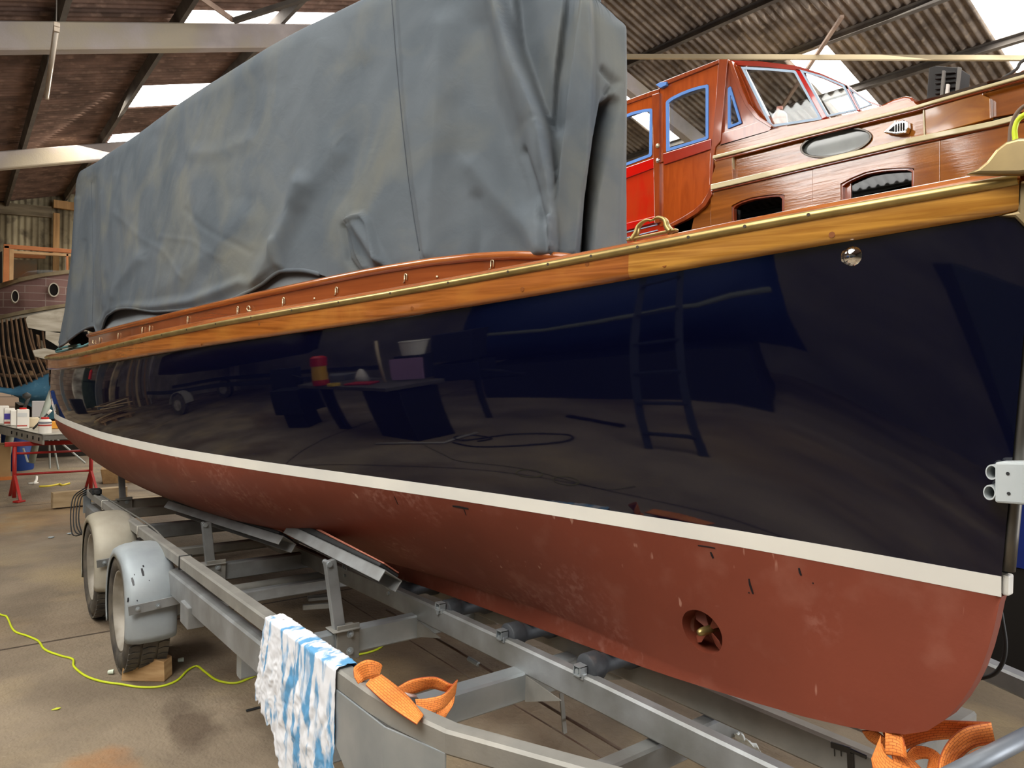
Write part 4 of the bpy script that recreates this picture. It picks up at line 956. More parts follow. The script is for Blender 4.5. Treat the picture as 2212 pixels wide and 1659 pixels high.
scr = mat('blue_white_scrap', '#6d8fa0', .6, col2='#d0d0cc', scale=60)
for k, ((x, y), lb) in enumerate((((110,1161), 'small blue foil scrap left of the rear mudguard'), ((150,1153), 'blue rag scrap on the floor close to the rear mudguard'))):
    c = onz(x, y, .006); random.seed(k); m_ = MB().prism([c+Vector((.03*cos(a)*random.uniform(.4, 1), .03*sin(a)*random.uniform(.4, 1), 0)) for a in np.linspace(0, 2*pi, 8)[:-1]], (0, 0, .006)); tag(m_.build('paper_scrap', scr), lb, 'scrap')

# paint-stained rag hanging over the rail
rag = bpy.data.materials.new('rag_cloth'); rag.use_nodes = True; nt = rag.node_tree; N = nt.nodes; L = nt.links; b_ = N['Principled BSDF']; b_.inputs['Roughness'].default_value = .6
tcx = N.new('ShaderNodeTexCoord'); mpx = N.new('ShaderNodeMapping'); mpx.inputs['Scale'].default_value = (9, 15, 4.2); L.new(tcx.outputs['Object'], mpx.inputs[0])
nx = N.new('ShaderNodeTexNoise'); nx.inputs['Scale'].default_value = 1.0; nx.inputs['Detail'].default_value = 7; nx.inputs['Distortion'].default_value = .9; L.new(mpx.outputs[0], nx.inputs[0])
sx = N.new('ShaderNodeSeparateXYZ'); L.new(tcx.outputs['Object'], sx.inputs[0]); mr = N.new('ShaderNodeMapRange'); mr.inputs[1].default_value = 2.5; mr.inputs[2].default_value = 1.9; mr.inputs[3].default_value = -.06; mr.inputs[4].default_value = .12; L.new(sx.outputs['Y'], mr.inputs[0])
ad = N.new('ShaderNodeMath'); ad.operation = 'ADD'; L.new(nx.outputs['Fac'], ad.inputs[0]); L.new(mr.outputs[0], ad.inputs[1])
cr = N.new('ShaderNodeValToRGB'); cr.color_ramp.elements[0].position = .55; cr.color_ramp.elements[1].position = .63; cr.color_ramp.elements[0].color = (*rgb('#e4e6ea'), 1); cr.color_ramp.elements[1].color = (*rgb('#5f9cc8'), 1)
L.new(ad.outputs[0], cr.inputs[0]); L.new(cr.outputs[0], b_.inputs['Base Color'])
y0r, y1r = 2.475, 1.885
mb = MB(); rings = []; NU, NW = 110, 100
for i in range(NU+1):
    u = i/NU; y = y0r+(y1r-y0r)*u; zt = RZ(y)+.009
    Lr = .31+.42*sstep(.05, 1.0, u)+.010*sin(u*40)+.007*sin(u*97)
    Lf = .06
    ring = []
    for j in range(NW+1):
        s = -(.052+Lf)+(Lr+.052+Lf)*j/NW     # arc position: negative on the top / far side
        if s < -.056: x, z = .908, zt-(-.056-s)
        elif s < 0: x, z = .852+(-s)/.056*.056, zt
        else: x, z = .848, zt-s
        w = max(s, 0)
        f = noise.noise(Vector((y*14, z*3, 1)))*.012+noise.noise(Vector((y*42+z*6, z*24, 4)))*.006+noise.noise(Vector((y*90, z*80, 2)))*.0035
        amp = min(1, .25+w*5); x = x-abs(.004)-(f+.008)*amp if s > -.001 else x
        zz = z+(0 if s > 0 else abs(noise.noise(Vector((y*40, s*60, 0))))*.006)
        yy = y+noise.noise(Vector((y*8, z*9, 9)))*.010*amp-.05*w*(1-u)*.9*0+(.10*w*(1-u)*0)
        yy += .30*w*max(0, 1-1.6*u)
        ring.append(Vector((x, yy, zz)))
    rings.append(ring)
mb.loft(rings, False, False); ragb = mb.build('rag', rag, smooth=True, recalc=False); md = ragb.modifiers.new('s', 'SOLIDIFY'); md.thickness = .0015
tag(ragb, 'white cloth streaked with blue paint hanging over the near trailer rail', 'rag')
# second rag on the floor at the bottom
mb = MB(); P0 = onz(1600, 1590, .30); rings = []
for i in range(26):
    ring = []
    for j in range(26):
        u, v = i/25, j/25; base = onz(1572+u*40+v*95, 1578+v*95+u*18, .40-.14*v)
        base += Vector((0, 0, noise.noise(Vector((u*5, v*5, 3)))*.03+noise.noise(Vector((u*14, v*14, 5)))*.012)); ring.append(base)
    rings.append(ring)
mb.loft(rings, False, False); r2 = mb.build('rag', mat('teal_stained_cloth', '#dfe5e4', .6, col2='#7fa9b8', scale=7, lo=.5, hi=.6, dist=1.5), smooth=True, recalc=False); r2.modifiers.new('s', 'SOLIDIFY').thickness = .0015
tag(r2, 'pale rag with teal stains lying below the keel rails at the bottom of the picture', 'rag')

# ---- orange webbing straps
web = bpy.data.materials.new('orange_webbing'); web.use_nodes = True; nt = web.node_tree; N = nt.nodes; L = nt.links; b_ = N['Principled BSDF']; b_.inputs['Roughness'].default_value = .75
uvn = N.new('ShaderNodeUVMap'); tb = N.new('ShaderNodeTexBrick'); tb.inputs['Scale'].default_value = 1; tb.inputs['Brick Width'].default_value = .34; tb.inputs['Row Height'].default_value = .125; tb.inputs['Mortar Size'].default_value = .012; tb.inputs['Mortar Smooth'].default_value = .4
tb.inputs['Color1'].default_value = (*rgb('#f09244'), 1); tb.inputs['Color2'].default_value = (*rgb('#e98838'), 1); tb.inputs['Mortar'].default_value = (*rgb('#a2481a'), 1); L.new(uvn.outputs[0], tb.inputs['Vector'])
nz_ = N.new('ShaderNodeTexNoise'); nz_.inputs['Scale'].default_value = 9; tc_ = N.new('ShaderNodeTexCoord'); L.new(tc_.outputs['Object'], nz_.inputs[0]); c_ = N.new('ShaderNodeValToRGB'); c_.color_ramp.elements[0].position = .5; c_.color_ramp.elements[1].position = .75; c_.color_ramp.elements[0].color = (1, 1, 1, 1); c_.color_ramp.elements[1].color = (.72, .62, .55, 1)
L.new(nz_.outputs['Fac'], c_.inputs[0]); mm = N.new('ShaderNodeMix'); mm.data_type = 'RGBA'; mm.blend_type = 'MULTIPLY'; mm.inputs[0].default_value = 1; L.new(tb.outputs[0], mm.inputs[6]); L.new(c_.outputs[0], mm.inputs[7]); L.new(mm.outputs[2], b_.inputs['Base Color'])
bp_ = N.new('ShaderNodeBump'); bp_.inputs['Strength'].default_value = .4; bp_.inputs['Distance'].default_value = .002; L.new(tb.outputs['Fac'], bp_.inputs['Height']); bp_.invert = True; L.new(bp_.outputs[0], b_.inputs['Normal'])
def webbing(name, left, right, parent=None, th=.003):
    """ribbon between two edge curves given as points"""
    A = spline(left, 10); B_ = spline(right, 10); n = min(len(A), len(B_)); K = 5
    vs = []; fs = []; uv = []; s = 0
    for i in range(n):
        if i: s += ((A[i]+B_[i])/2-(A[i-1]+B_[i-1])/2).length
        w = (B_[i]-A[i]).length
        for k in range(K): vs.append(A[i].lerp(B_[i], k/(K-1))); uv.append((s/.05, k/(K-1)))
    for i in range(n-1):
        for k in range(K-1): fs.append((i*K+k, i*K+k+1, (i+1)*K+k+1, (i+1)*K+k))
    me = bpy.data.meshes.new(name); me.from_pydata([tuple(v) for v in vs], [], fs); ul = me.uv_layers.new(name='UVMap')
    for lp in me.loops: ul.data[lp.index].uv = uv[lp.vertex_index]
    me.materials.append(web); me.polygons.foreach_set('use_smooth', [True]*len(me.polygons))
    o = bpy.data.objects.new(name, me); COL.objects.link(o); md = o.modifiers.new('s', 'SOLIDIFY'); md.thickness = th; md.offset = 0
    if parent: o.parent = parent; o.matrix_parent_inverse = parent.matrix_basis.inverted()
    return o
def pz(x, y, z): return onz(x, y, z)
st1 = empty('ratchet_strap', pz(850, 1500, .7), 'dirty orange webbing strap looped over the near trailer rail beside the rag', 'strap')
Q = lambda l: [pz(*q) for q in l]
webbing('webbing', Q([(765,1462,.78),(766,1440,.80),(795,1425,.83),(825,1438,.80),(800,1466,.78),(790,1478,.77)]), Q([(775,1480,.76),(788,1470,.77),(800,1466,.78),(818,1460,.78),(812,1478,.765),(803,1488,.76)]), st1)
webbing('webbing', Q([(824,1457,.795),(857,1482,.79),(885,1508,.785),(915,1545,.775)]), Q([(790,1480,.79),(828,1515,.785),(862,1540,.78),(900,1565,.775)]), st1)
webbing('webbing', Q([(852,1488,.76),(890,1468,.77),(940,1463,.775),(975,1478,.77),(988,1470,.77)]), Q([(866,1502,.74),(896,1497,.73),(930,1487,.735),(955,1492,.735),(980,1498,.74)]), st1)
webbing('webbing', Q([(988,1468,.775),(960,1498,.76),(925,1508,.75),(897,1510,.75)]), Q([(983,1500,.73),(955,1532,.72),(920,1543,.715),(902,1541,.72)]), st1)
webbing('webbing', Q([(984,1490,.72),(980,1520,.70),(965,1545,.68),(955,1560,.66)]), Q([(945,1530,.70),(940,1548,.68),(930,1560,.67),(925,1572,.66)]), st1)
webbing('webbing', Q([(925,1592,.60),(932,1615,.58),(945,1632,.57)]), Q([(957,1600,.60),(958,1620,.58),(955,1632,.57)]), st1)
MB().tube([pz(872,1500,.76), pz(898,1506,.745)], .006, 8).build('hook', mat('strap_hook', '#b39a90', .5, metal=.5), st1, smooth=True)
MB().beam(pz(800,1490,.755), pz(880,1535,.75), .03, .012).build('buckle', blackr, st1, bevel=.003)
MB().beam(pz(895,1508,.745), pz(897,1525,.73), .02, .012).build('buckle', blackr, st1, bevel=.003)
st2 = empty('ratchet_strap', pz(2020, 1600, .72), 'bright orange webbing strap heaped on the keel rails under the bow', 'strap')
webbing('webbing', Q([(1905,1578,.72),(1940,1566,.74),(2010,1556,.76),(2080,1558,.77),(2138,1560,.77)]), Q([(1925,1630,.66),(1950,1622,.67),(2000,1602,.70),(2060,1596,.71),(2120,1602,.71)]), st2)
webbing('webbing', Q([(2140,1560,.775),(2085,1572,.77),(2050,1600,.74),(2030,1640,.71),(2025,1690,.68)]), Q([(2150,1606,.72),(2112,1612,.71),(2085,1628,.70),(2068,1650,.68),(2060,1700,.66)]), st2)
webbing('webbing', Q([(1862,1579,.70),(1890,1578,.71),(1910,1592,.71),(1925,1600,.70)]), Q([(1865,1582,.69),(1875,1597,.68),(1895,1610,.67),(1915,1615,.67)]), st2)
webbing('webbing', Q([(1918,1580,.72),(1922,1610,.70),(1935,1660,.68),(1960,1700,.66)]), Q([(1950,1580,.72),(1955,1620,.69),(1985,1655,.67),(2020,1690,.66)]), st2)
webbing('webbing', Q([(1905,1605,.70),(1888,1630,.67),(1885,1660,.66),(1900,1700,.65)]), Q([(1915,1625,.68),(1905,1640,.66),(1905,1660,.65),(1925,1700,.64)]), st2)
webbing('webbing', Q([(1950,1640,.665),(1975,1612,.69),(2015,1618,.69),(2035,1640,.68),(2020,1668,.66)]), Q([(1960,1650,.65),(1985,1640,.66),(2005,1640,.665),(2005,1650,.66),(2000,1672,.65)]), st2)
webbing('webbing', Q([(2090,1700,.68),(2085,1660,.69),(2110,1625,.70),(2145,1612,.71)]), Q([(2120,1700,.66),(2115,1670,.67),(2130,1645,.68),(2150,1630,.69)]), st2)
webbing('webbing', Q([(1903,1588,.735),(1905,1615,.72),(1925,1640,.71),(1975,1662,.70),(2050,1690,.69)]), Q([(1882,1640,.70),(1888,1662,.69),(1915,1690,.68),(1960,1715,.67),(2040,1740,.66)]), st2)
webbing('webbing', Q([(1912,1578,.74),(1930,1576,.745),(1948,1590,.74),(1955,1612,.73)]), Q([(1912,1630,.70),(1930,1632,.70),(1950,1636,.70),(1960,1642,.70)]), st2)
webbing('webbing', Q([(2148,1608,.72),(2110,1618,.715),(2080,1640,.705),(2068,1690,.69)]), Q([(2150,1632,.70),(2120,1640,.70),(2100,1655,.69),(2092,1690,.68)]), st2)
# black paint tool smear: black drip-coated tool stuck on the far keel rail
blackp = mat('black_gloss_paint', '#08080a', .15, coat=.6)
c0 = onx(1800, 1612, 1.969); c1 = onx(1868, 1633, 1.969)
mb = MB().beam(onx(1795,1608,1.968), onx(1838,1622,1.968), .006, .017).beam(onx(1836,1620,1.968), onx(1872,1636,1.968), .006, .010).beam(onx(1837,1625,1.968), onx(1839,1672,1.968), .020, .005, up=(1, 0, 0))
for x in (1802, 1816): mb.beam(onx(x,1612,1.967), onx(x+1,1634,1.967), .003, .003)
dr = mb.build('paint_drip', blackp, trailer, bevel=.0015); dr['label'] = 'black paint spill with drips'
# black cable at the bow, timber plank, blocks
pts = [onx(*q_, 2.35) for q_ in ((2158,1300),(2166,1345),(2172,1390),(2168,1425),(2152,1452),(2128,1463),(2095,1466),(2050,1468))]
tag(MB().tube(spline(pts, 6), .006, 8).build('black_cable', loom_m, smooth=True), 'black cable hanging in a loop behind the bow of the launch', 'cable')
# ================================================================== THE VARNISHED CRUISER BEHIND (right)
XB = 4.2
cruiser = empty('cabin_cruiser', (XB+1, 2.4, 0), 'varnished mahogany cabin cruiser with red-primed doors and masked windows behind the navy launch', 'boat')
teak = mat('teak_side', '#ab6220', .16, col2='#7f4411', scale=2.6, stretch=(1, .35, 5), coat=1, coatr=.07, dist=1.6, lo=.3, hi=.72, col3='#c07a2c', s3=1.2, lo3=.5, hi3=.8, bump=.03, bscale=9)
teak2 = mat('figured_panel', '#b06f26', .16, col2='#8d4f17', scale=3.0, stretch=(1, .8, 2.2), coat=1, coatr=.05, dist=3.0, lo=.35, hi=.7)
redw = mat('red_primed_wood', '#a8301a', .2, col2='#9b2a12', scale=4, coat=1, coatr=.05, dist=.8)
redw_h = mat('orange_red_door', '#c9280f', .12, col2='#c23a16', scale=3, stretch=(1, 3, .8), coat=1, coatr=.04, dist=1.2)
redp = mat('bright_red_rail', '#d31408', .12, coat=1, coatr=.03)
mahog = mat('mahogany_frame', '#a54818', .2, col2='#8a370f', scale=4, stretch=(1, 4, .7), coat=1, coatr=.05, dist=1, lo=.3, hi=.7)
mahog_h = mat('door_panel_wood', '#bb5418', .18, col2='#a0430f', scale=3, stretch=(1, 5, .8), coat=1, coatr=.05, dist=1.4, lo=.3, hi=.72)
tape = mat('blue_masking_tape', '#5f8fd8', .7); tape_w = mat('pale_blue_tape', '#b9d0e6', .6)
cream = mat('cream_moulding', '#d9c99c', .35, coat=.5)
dark_in = mat('dark_interior', '#0b0a0a', .8)
glz = glass('window_glass', (.93, .95, .95), .06); glz_d = glass('dark_glass', (.16, .16, .17), .05)
def q(x, y, dx=0): return onx(x, y, XB+dx)
def pp(pts, name, m, dx=0, th=.03, parent=cruiser, bevel=.003):
    return MB().prism([q(x, y, dx) for x, y in pts], (th, 0, 0)).build(name, m, parent, bevel=bevel)
def ring_part(outer, inner, name, m, dx=0, th=.03, parent=cruiser, n=48, bevel=.002):
    O = resample([q(x, y, dx) for x, y in outer+[outer[0]]], n)[:-1]; c = sum([q(x, y, dx) for x, y in inner], Vector())/len(inner)
    I = resample([q(x, y, dx) for x, y in inner+[inner[0]]], 4*n)[:-1]
    # match by angle in the YZ plane
    ang = lambda p: atan2(p.z-c.z, p.y-c.y)
    M_ = []
    for o in O:
        a = ang(o); M_.append(min(I, key=lambda p: abs((ang(p)-a+pi) % (2*pi)-pi)))
    d = Vector((th, 0, 0)); k = len(O)
    mb = MB(); mb.add(O+M_+[p+d for p in O]+[p+d for p in M_], sum([[(i, (i+1) % k, k+(i+1) % k, k+i), (2*k+i, 3*k+i, 3*k+(i+1) % k, 2*k+(i+1) % k), (i, 2*k+i, 2*k+(i+1) % k, (i+1) % k), (k+i, k+(i+1) % k, 3*k+(i+1) % k, 3*k+i)] for i in range(k)], []))
    return mb.build(name, m, parent, bevel=bevel)
def insetpoly(pts, d):
    cx = sum(p[0] for p in pts)/len(pts); cy = sum(p[1] for p in pts)/len(pts); n = len(pts); out = []
    for i in range(n):
        a, b, c = pts[i-1], pts[i], pts[(i+1) % n]
        def nrm(u, v):
            dx, dy = v[0]-u[0], v[1]-u[1]; l = sqrt(dx*dx+dy*dy) or 1; nx_, ny_ = -dy/l, dx/l
            if (cx-u[0])*nx_+(cy-u[1])*ny_ < 0: nx_, ny_ = -nx_, -ny_
            return nx_, ny_
        n1 = nrm(a, b); n2 = nrm(b, c); mx, my = n1[0]+n2[0], n1[1]+n2[1]; l = sqrt(mx*mx+my*my) or 1; k = d/max(.4, (mx*n1[0]+my*n1[1])/l)
        out.append((b[0]+mx/l*k, b[1]+my/l*k))
    return out
# hull/cabin side board (lower), built with two arched window openings
lowtop = [(1535,402),(1712,362),(1976,300),(2212,250),(2400,208)]
lower_edge = [(2400,560),(2000,600),(1535,640)]
w1 = [(1581,520),(1580,444),(1600,434),(1622,427),(1645,423),(1670,420),(1694,420),(1694,510)]
w2 = [(1816,470),(1815,397),(1840,384),(1869,372),(1900,366),(1935,363),(1974,362),(1974,450)]
mb = MB(); 
def strip(pts_top, pts_bot, dx, th, name, m, parent=cruiser, bevel=.002):
    A_ = resample([q(x, y, dx) for x, y in pts_top], 24); B_ = resample([q(x, y, dx) for x, y in pts_bot], 24); d = Vector((th, 0, 0))
    mb = MB().loft([[a, b, b+d, a+d] for a, b in zip(A_, B_)], True, True); return mb.build(name, m, parent, bevel=bevel)
pp([(1300, 410), (1560, 395), (1560, 640), (1300, 640)], 'side_backing', teak, .055, .03)
# side planking pieces around the windows
def side_piece(pts): return [q(x, y) for x, y in pts]
yl = lambda x: np.interp(x, [1535, 1712, 1976, 2212, 2400], [402, 362, 300, 250, 208])
def frame_piece(x0, x1, win, name):
    outer = [(x0, 655), (x0, yl(x0))]+[(x, yl(x)) for x in np.linspace(x0, x1, 8)[1:-1]]+[(x1, yl(x1)), (x1, 655)]
    return ring_part(outer, win, name, teak, 0, .04, n=160)
frame_piece(1535, 1755, w1, 'cabin_side'); frame_piece(1755, 2030, w2, 'cabin_side')
pp([(2030, 655), (2030, yl(2030)), (2212, 250), (2400, 208), (2400, 655)], 'cabin_side', teak, 0, .04)
for w in (w1, w2):
    ring_part(w, insetpoly(w, 5), 'window_bead', mahog, .012, .035)
    pp(w, 'window_pane', glz_d, .05, .004, bevel=0)
pp([(1822,470),(1822,400),(1838,392),(1838,470)], 'window_reveal', mahog, .04, .05)
# dark cabin interior behind those windows
mb = MB().box((XB+.7, q(1750, 450).y-.2, q(1750, 450).z-.1), (1.0, 3.2, .9)); mb.build('cabin_interior', dark_in, cruiser)
# upper cream moulding, middle cream moulding
def mould(pts, dy, th, name, m, dx=-.03):
    return strip(pts, [(x, y+dy) for x, y in pts], dx, th, name, m, bevel=.004)
mould([(1535,398),(1712,357),(1976,295),(2139,262),(2212,243),(2400,200)], 12, .05, 'cream_rubbing_strake', cream)
mould([(1535,411),(1712,370),(1976,309),(2212,257),(2400,214)], 4, .03, 'strake_lower_bead', mahog, -.015)  # thin mahogany bead below the cream strake
mould([(1539,336),(1712,293),(1976,228),(2001,220),(2212,160),(2400,108)], 7, .05, 'cream_capping', cream)
mould([(1545,344),(1712,301),(1976,236),(2001,228),(2212,168),(2400,116)], 5, .02, 'capping_bead', mahog, -.015)
# upper cabin side between mouldings with the oval window
ov = [(1803+73*cos(a)*.985-6*sin(a)*0, 307-0*0+33*sin(a)) for a in np.linspace(0, 2*pi, 41)[:-1]]
def rotp(p, c, a): x, y = p[0]-c[0], p[1]-c[1]; return (c[0]+x*cos(a)-y*sin(a), c[1]+x*sin(a)+y*cos(a))
ov = [rotp((1805+76*cos(a), 308+27*sin(a)), (1805, 308), radians(-11.5)) for a in np.linspace(0, 2*pi, 41)[:-1]]
ring_part([(1578,336),(1712,300),(1860,264),(1996,231),(1996,300),(1860,332),(1712,366),(1582,395)], ov, 'upper_side_panel', teak, .02, .03, n=160)
ovr = [rotp((1805+79*cos(a), 308+30*sin(a)), (1805, 308), radians(-11.5)) for a in np.linspace(0, 2*pi, 41)[:-1]]
ring_part(ovr, [rotp((1805+74*cos(a), 308+25*sin(a)), (1805, 308), radians(-11.5)) for a in np.linspace(0, 2*pi, 41)[:-1]], 'oval_window_rim', mat('dark_chrome', '#4a4642', .25, metal=1), .008, .025, n=80)
pp(ov, 'oval_window_pane', mat('grey_window_pane', '#6f736e', .12, col2='#4a4d4a', scale=2.5, coat=.6), .035, .006, bevel=0)
pp([(1541,344),(1580,334),(1584,394),(1535,405),(1538,380),(1545,360)], 'side_end_panel', teak, -.01, .05)
pp([(1579,335),(1583,334),(1583,392),(1579,393)], 'panel_bead', cream, -.005, .02, bevel=.001)
pp([(1997,232),(2123,196),(2123,205),(2139,212),(2140,256),(2000,293)], 'figured_panel', teak2, 0, .04)
pp([(1993,233),(1996,232),(1998,294),(1995,294)], 'panel_bead', cream, -.005, .02, bevel=.001)
pp([(2123,202),(2300,158),(2300,225),(2140,255),(2139,214)], 'forward_side_panel', teak, .04, .03)
# bolection vent
vpts = [(1908,286),(1920,275),(1932,264),(1950,259),(1960,262),(1961,275),(1957,286),(1935,290)]
v_ = pp(vpts, 'clamshell_vent', chrome, -.03, .04, bevel=.004); pp(insetpoly(vpts, 5), 'vent_mouth', dark_in, -.033, .004, parent=v_, bevel=0)
for k in range(5): pp([(1932+5.5*k, 262),(1934+5.5*k, 261),(1934+5.5*k, 286),(1932+5.5*k, 287)], 'vent_slat', chrome, -.038, .006, parent=v_, bevel=0)
# deck edge / coach roof surfaces above the capping
strip([(1548,314),(1680,276),(1760,262),(1860,240),(1960,214)], [(1545,336),(1680,302),(1760,283),(1860,259),(1985,229)], .0, .05, 'deck_edge_plank', teak)
mb = MB(); A_ = resample([q(x, y, .03) for x, y in [(1540,336),(1712,295),(2001,222),(2400,108)]], 20)
mb.loft([[a+Vector((0, 0, .02)), a+Vector((.5, 0, .10)), a+Vector((1.0, 0, .13)), a+Vector((1.6, 0, .14))] for a in A_], False, False); mb.build('deck', mat('cruiser_deck', '#8c5127', .25, coat=1, coatr=.06, col2='#6f3b18', scale=3, stretch=(6, .4, 1)), cruiser, smooth=True)
pp([(1856,248),(1870,243),(1930,214),(1955,207),(1968,209),(1974,217),(1974,224),(1860,254)], 'rounded_hatch_side', mahog, .02, .6, bevel=.01)
strip([(2130,202),(2150,190),(2175,170),(2212,150),(2400,70)], [(2130,212),(2212,168),(2400,112)], .3, .4, 'foredeck_trunk', mahog)
strip([(2128,200),(2175,178),(2400,96)], [(2128,206),(2175,185),(2400,106)], .26, .05, 'trunk_moulding', teak)
# wheelhouse doors, frame, windows
pp([(1300,400),(1300,236),(1409,196),(1423,192),(1424,200),(1409,206),(1330,234)], 'wheelhouse_top_rail', mahog, 0, .06)
win_l = [(1300,392),(1300,270),(1340,252),(1365,242),(1390,236),(1409,234),(1408,337),(1344,361)]
door_l = [(1300,410),(1300,240),(1345,222),(1409,200),(1414,340),(1414,350),(1344,372)]
ring_part(door_l, win_l, 'door_frame', mahog_h, .01, .04, n=100)
ring_part(win_l, insetpoly(win_l, 6), 'masking_tape', tape, .004, .01, n=80, bevel=0)
pp(win_l, 'door_glass', glz, .03, .004, bevel=0)
pp([(1300,384),(1344,365),(1412,341),(1414,362),(1344,388),(1300,405)], 'lower_rail', redp, .0, .04)
pp([(1300,400),(1344,386),(1414,360),(1414,478),(1344,498),(1300,512)], 'door_panel', redw_h, .012, .03)
pp([(1300,500),(1344,484),(1414,467),(1416,480),(1344,500),(1300,515)], 'bottom_rail', redp, -.005, .04)
pp([(1300,513),(1344,500),(1416,480),(1440,478),(1500,470),(1480,560),(1300,560)], 'side_below_door', redw_h, .02, .03)
for dy in (0, 12): strip([(1300,516+dy),(1344,503+dy),(1420,484+dy)], [(1300,518+dy),(1344,505+dy),(1420,486+dy)], .012, .02, 'plank_seam', tape_w, bevel=0)
pp([(1408,205),(1424,200),(1424,480),(1414,483)], 'door_stile', mahog, -.01, .07)
win_r = [(1439,328),(1438,219),(1450,210),(1470,200),(1490,192),(1510,186),(1530,182),(1530,300)]
door_r = [(1424,352),(1424,192),(1470,172),(1553,142),(1536,306),(1536,314)]
door_r = [(1424,352),(1424,190),(1480,166),(1552,136),(1547,230),(1539,310)]
ring_part(door_r, win_r, 'door_frame', mahog_h, .01, .045, n=120)
ring_part(win_r, insetpoly(win_r, 6), 'masking_tape', tape, .004, .01, n=80, bevel=0)
pp(win_r, 'door_glass', glz, .03, .004, bevel=0)
pp([(1432,332),(1536,300),(1535,322),(1433,356)], 'lower_rail', redw, .0, .04)
pp([(1424,352),(1433,352),(1536,318),(1535,420),(1515,448),(1490,466),(1460,480),(1424,490)], 'door_panel', mahog_h, .014, .03)
pp([(1535,398),(1538,420),(1524,444),(1505,461),(1480,476),(1450,490),(1446,484),(1474,469),(1498,454),(1516,438),(1528,418)], 'curved_moulding', mahog, -.012, .03)
pp([(1536,415),(1536,500),(1440,510),(1460,488),(1500,466),(1525,446)], 'quarter_panel', teak, .02, .03)
pp([(1553,128),(1572,128),(1556,305),(1545,318),(1541,345),(1538,400),(1532,400),(1534,330),(1540,290)], 'corner_post', mahog, -.01, .08)
pp([(1420,180),(1553,128),(1553,136),(1420,190)], 'cant_rail', mahog, -.005, .07)
pp([(1416,183),(1424,178),(1440,176),(1438,184),(1426,190)], 'masking_tape_twist', tape, -.02, .03)
for x, y, m in ((1421,315,white_met), (1421,347,chrome)): MB().lathe(q(x, y, -.012), (-1, 0, 0), [(.018, 0), (.016, .008), (.0001, .012)], 16).build('door_knob', m, cruiser, smooth=True)
# screen side: quarter light and curved coaming board
tri = [(1572,278),(1572,190),(1578,186),(1602,266)]
ring_part([(1555,290),(1562,215),(1572,132),(1590,140),(1612,190),(1630,240),(1645,262),(1600,278)], tri, 'quarter_panel', mahog, .01, .04, n=120)
ring_part(tri, insetpoly(tri, 5), 'masking_tape', tape, .0, .012, n=60, bevel=0); pp(tri, 'quarter_light_glass', glz, .03, .004, bevel=0)
pp([(1555,288),(1600,276),(1645,260),(1670,272),(1660,285),(1556,316)], 'coaming_board', mahog, .0, .05)
pp([(1572,130),(1580,131),(1600,185),(1618,225),(1640,252),(1668,272),(1664,276),(1632,256),(1610,228),(1592,188)], 'curved_screen_post', mahog, -.02, .05)
# windscreen: red frame and panes
scr_o = [(1574,132),(1640,131),(1722,141),(1778,160),(1822,182),(1845,198),(1870,214),(1885,226)]
strip([(1575,130),(1640,132),(1722,142),(1778,160),(1830,184)], [(1580,141),(1640,143),(1722,152),(1778,170),(1830,194)], .03, .06, 'screen_top_rail', redw)
strip([(1826,182),(1850,200),(1872,216),(1900,226)], [(1826,190),(1850,205),(1872,220),(1900,230)], .03, .04, 'screen_top_rail', redw)
pp([(1580,138),(1600,143),(1668,276),(1655,276),(1645,258)], 'screen_post', mahog, .03, .06)
p1 = [(1600,144),(1660,147),(1718,152),(1776,258),(1664,275)]; p2 = [(1727,150),(1775,163),(1823,183),(1852,238),(1786,253)]; p3 = [(1832,188),(1850,202),(1884,226),(1856,236)]
for p_, w_ in ((p1, 5), (p2, 4), (p3, 2.5)):
    ring_part(p_, insetpoly(p_, w_), 'masking_tape', tape_w, .024, .012, n=90, bevel=0); pp(p_, 'windscreen_pane', glz, .05, .004, bevel=0)
pp([(1716,148),(1729,150),(1786,252),(1774,258)], 'screen_mullion', redp, .03, .05)
pp([(1822,182),(1831,186),(1858,238),(1850,240)], 'screen_mullion', redp, .03, .05)
# hull of the cruiser under the cabin side, standing on a cradle (mostly hidden by the launch)
mb = MB(); rings = []
for y in np.linspace(-2.5, 6.5, 20):
    t = (y-2)/5; w = 1.35*max(.05, 1-abs(t)**2.6*.9) ; cxx = XB+1.45
    rings.append([(cxx-w-.0, y, 2.35), (cxx-w*.99, y, 1.7), (cxx-w*.96, y, 1.0), (cxx-w*.9, y, .64), (cxx+w*.9, y, .64), (cxx+w*.96, y, 1.0), (cxx+w*.97, y, 1.7), (cxx+w, y, 2.35)])
blue_hull = mat('blue_hull_paint', '#10308a', .3, col2='#0d2a78', scale=3, coat=.4)
mb.loft(rings, True, True); mb.build('hull', blue_hull, cruiser, smooth=False)
for y in (.9, 4): MB().box((XB+1.35, y, .32), (2.2, 1.6, .64)).build('cradle_block', mat('cradle_%d' % int(y*2), '#17130f', .9), cruiser)
# bottle behind the windscreen
bt = onx(1683, 274, XB+.16); btl = MB(); sc = .105/.105
btl.lathe(bt, (0, 0, 1), [(.001, 0), (.050, .0), (.054, .012), (.054, .03), (.050, .05), (.050, .062), (.046, .08), (.030, .098), (.017, .108), (.016, .115)], 24)
bo2 = btl.build('plastic_bottle', mat('pink_tinted_plastic', '#d9b9a8', .2, coat=.5), smooth=True); tag(bo2, 'small clear bottle with pink liquid standing behind the cruiser windscreen', 'bottle')
MB().lathe(bt+Vector((0, 0, .112)), (0, 0, 1), [(.0001, .022), (.020, .021), (.021, 0)], 20).build('cap', mat('pink_cap', '#e3a08e', .4), bo2)
MB().lathe(bt, (0, 0, 1), [(.0515, .028), (.0515, .055)], 24).build('label', mat('salmon_label', '#e09a80', .5), bo2)
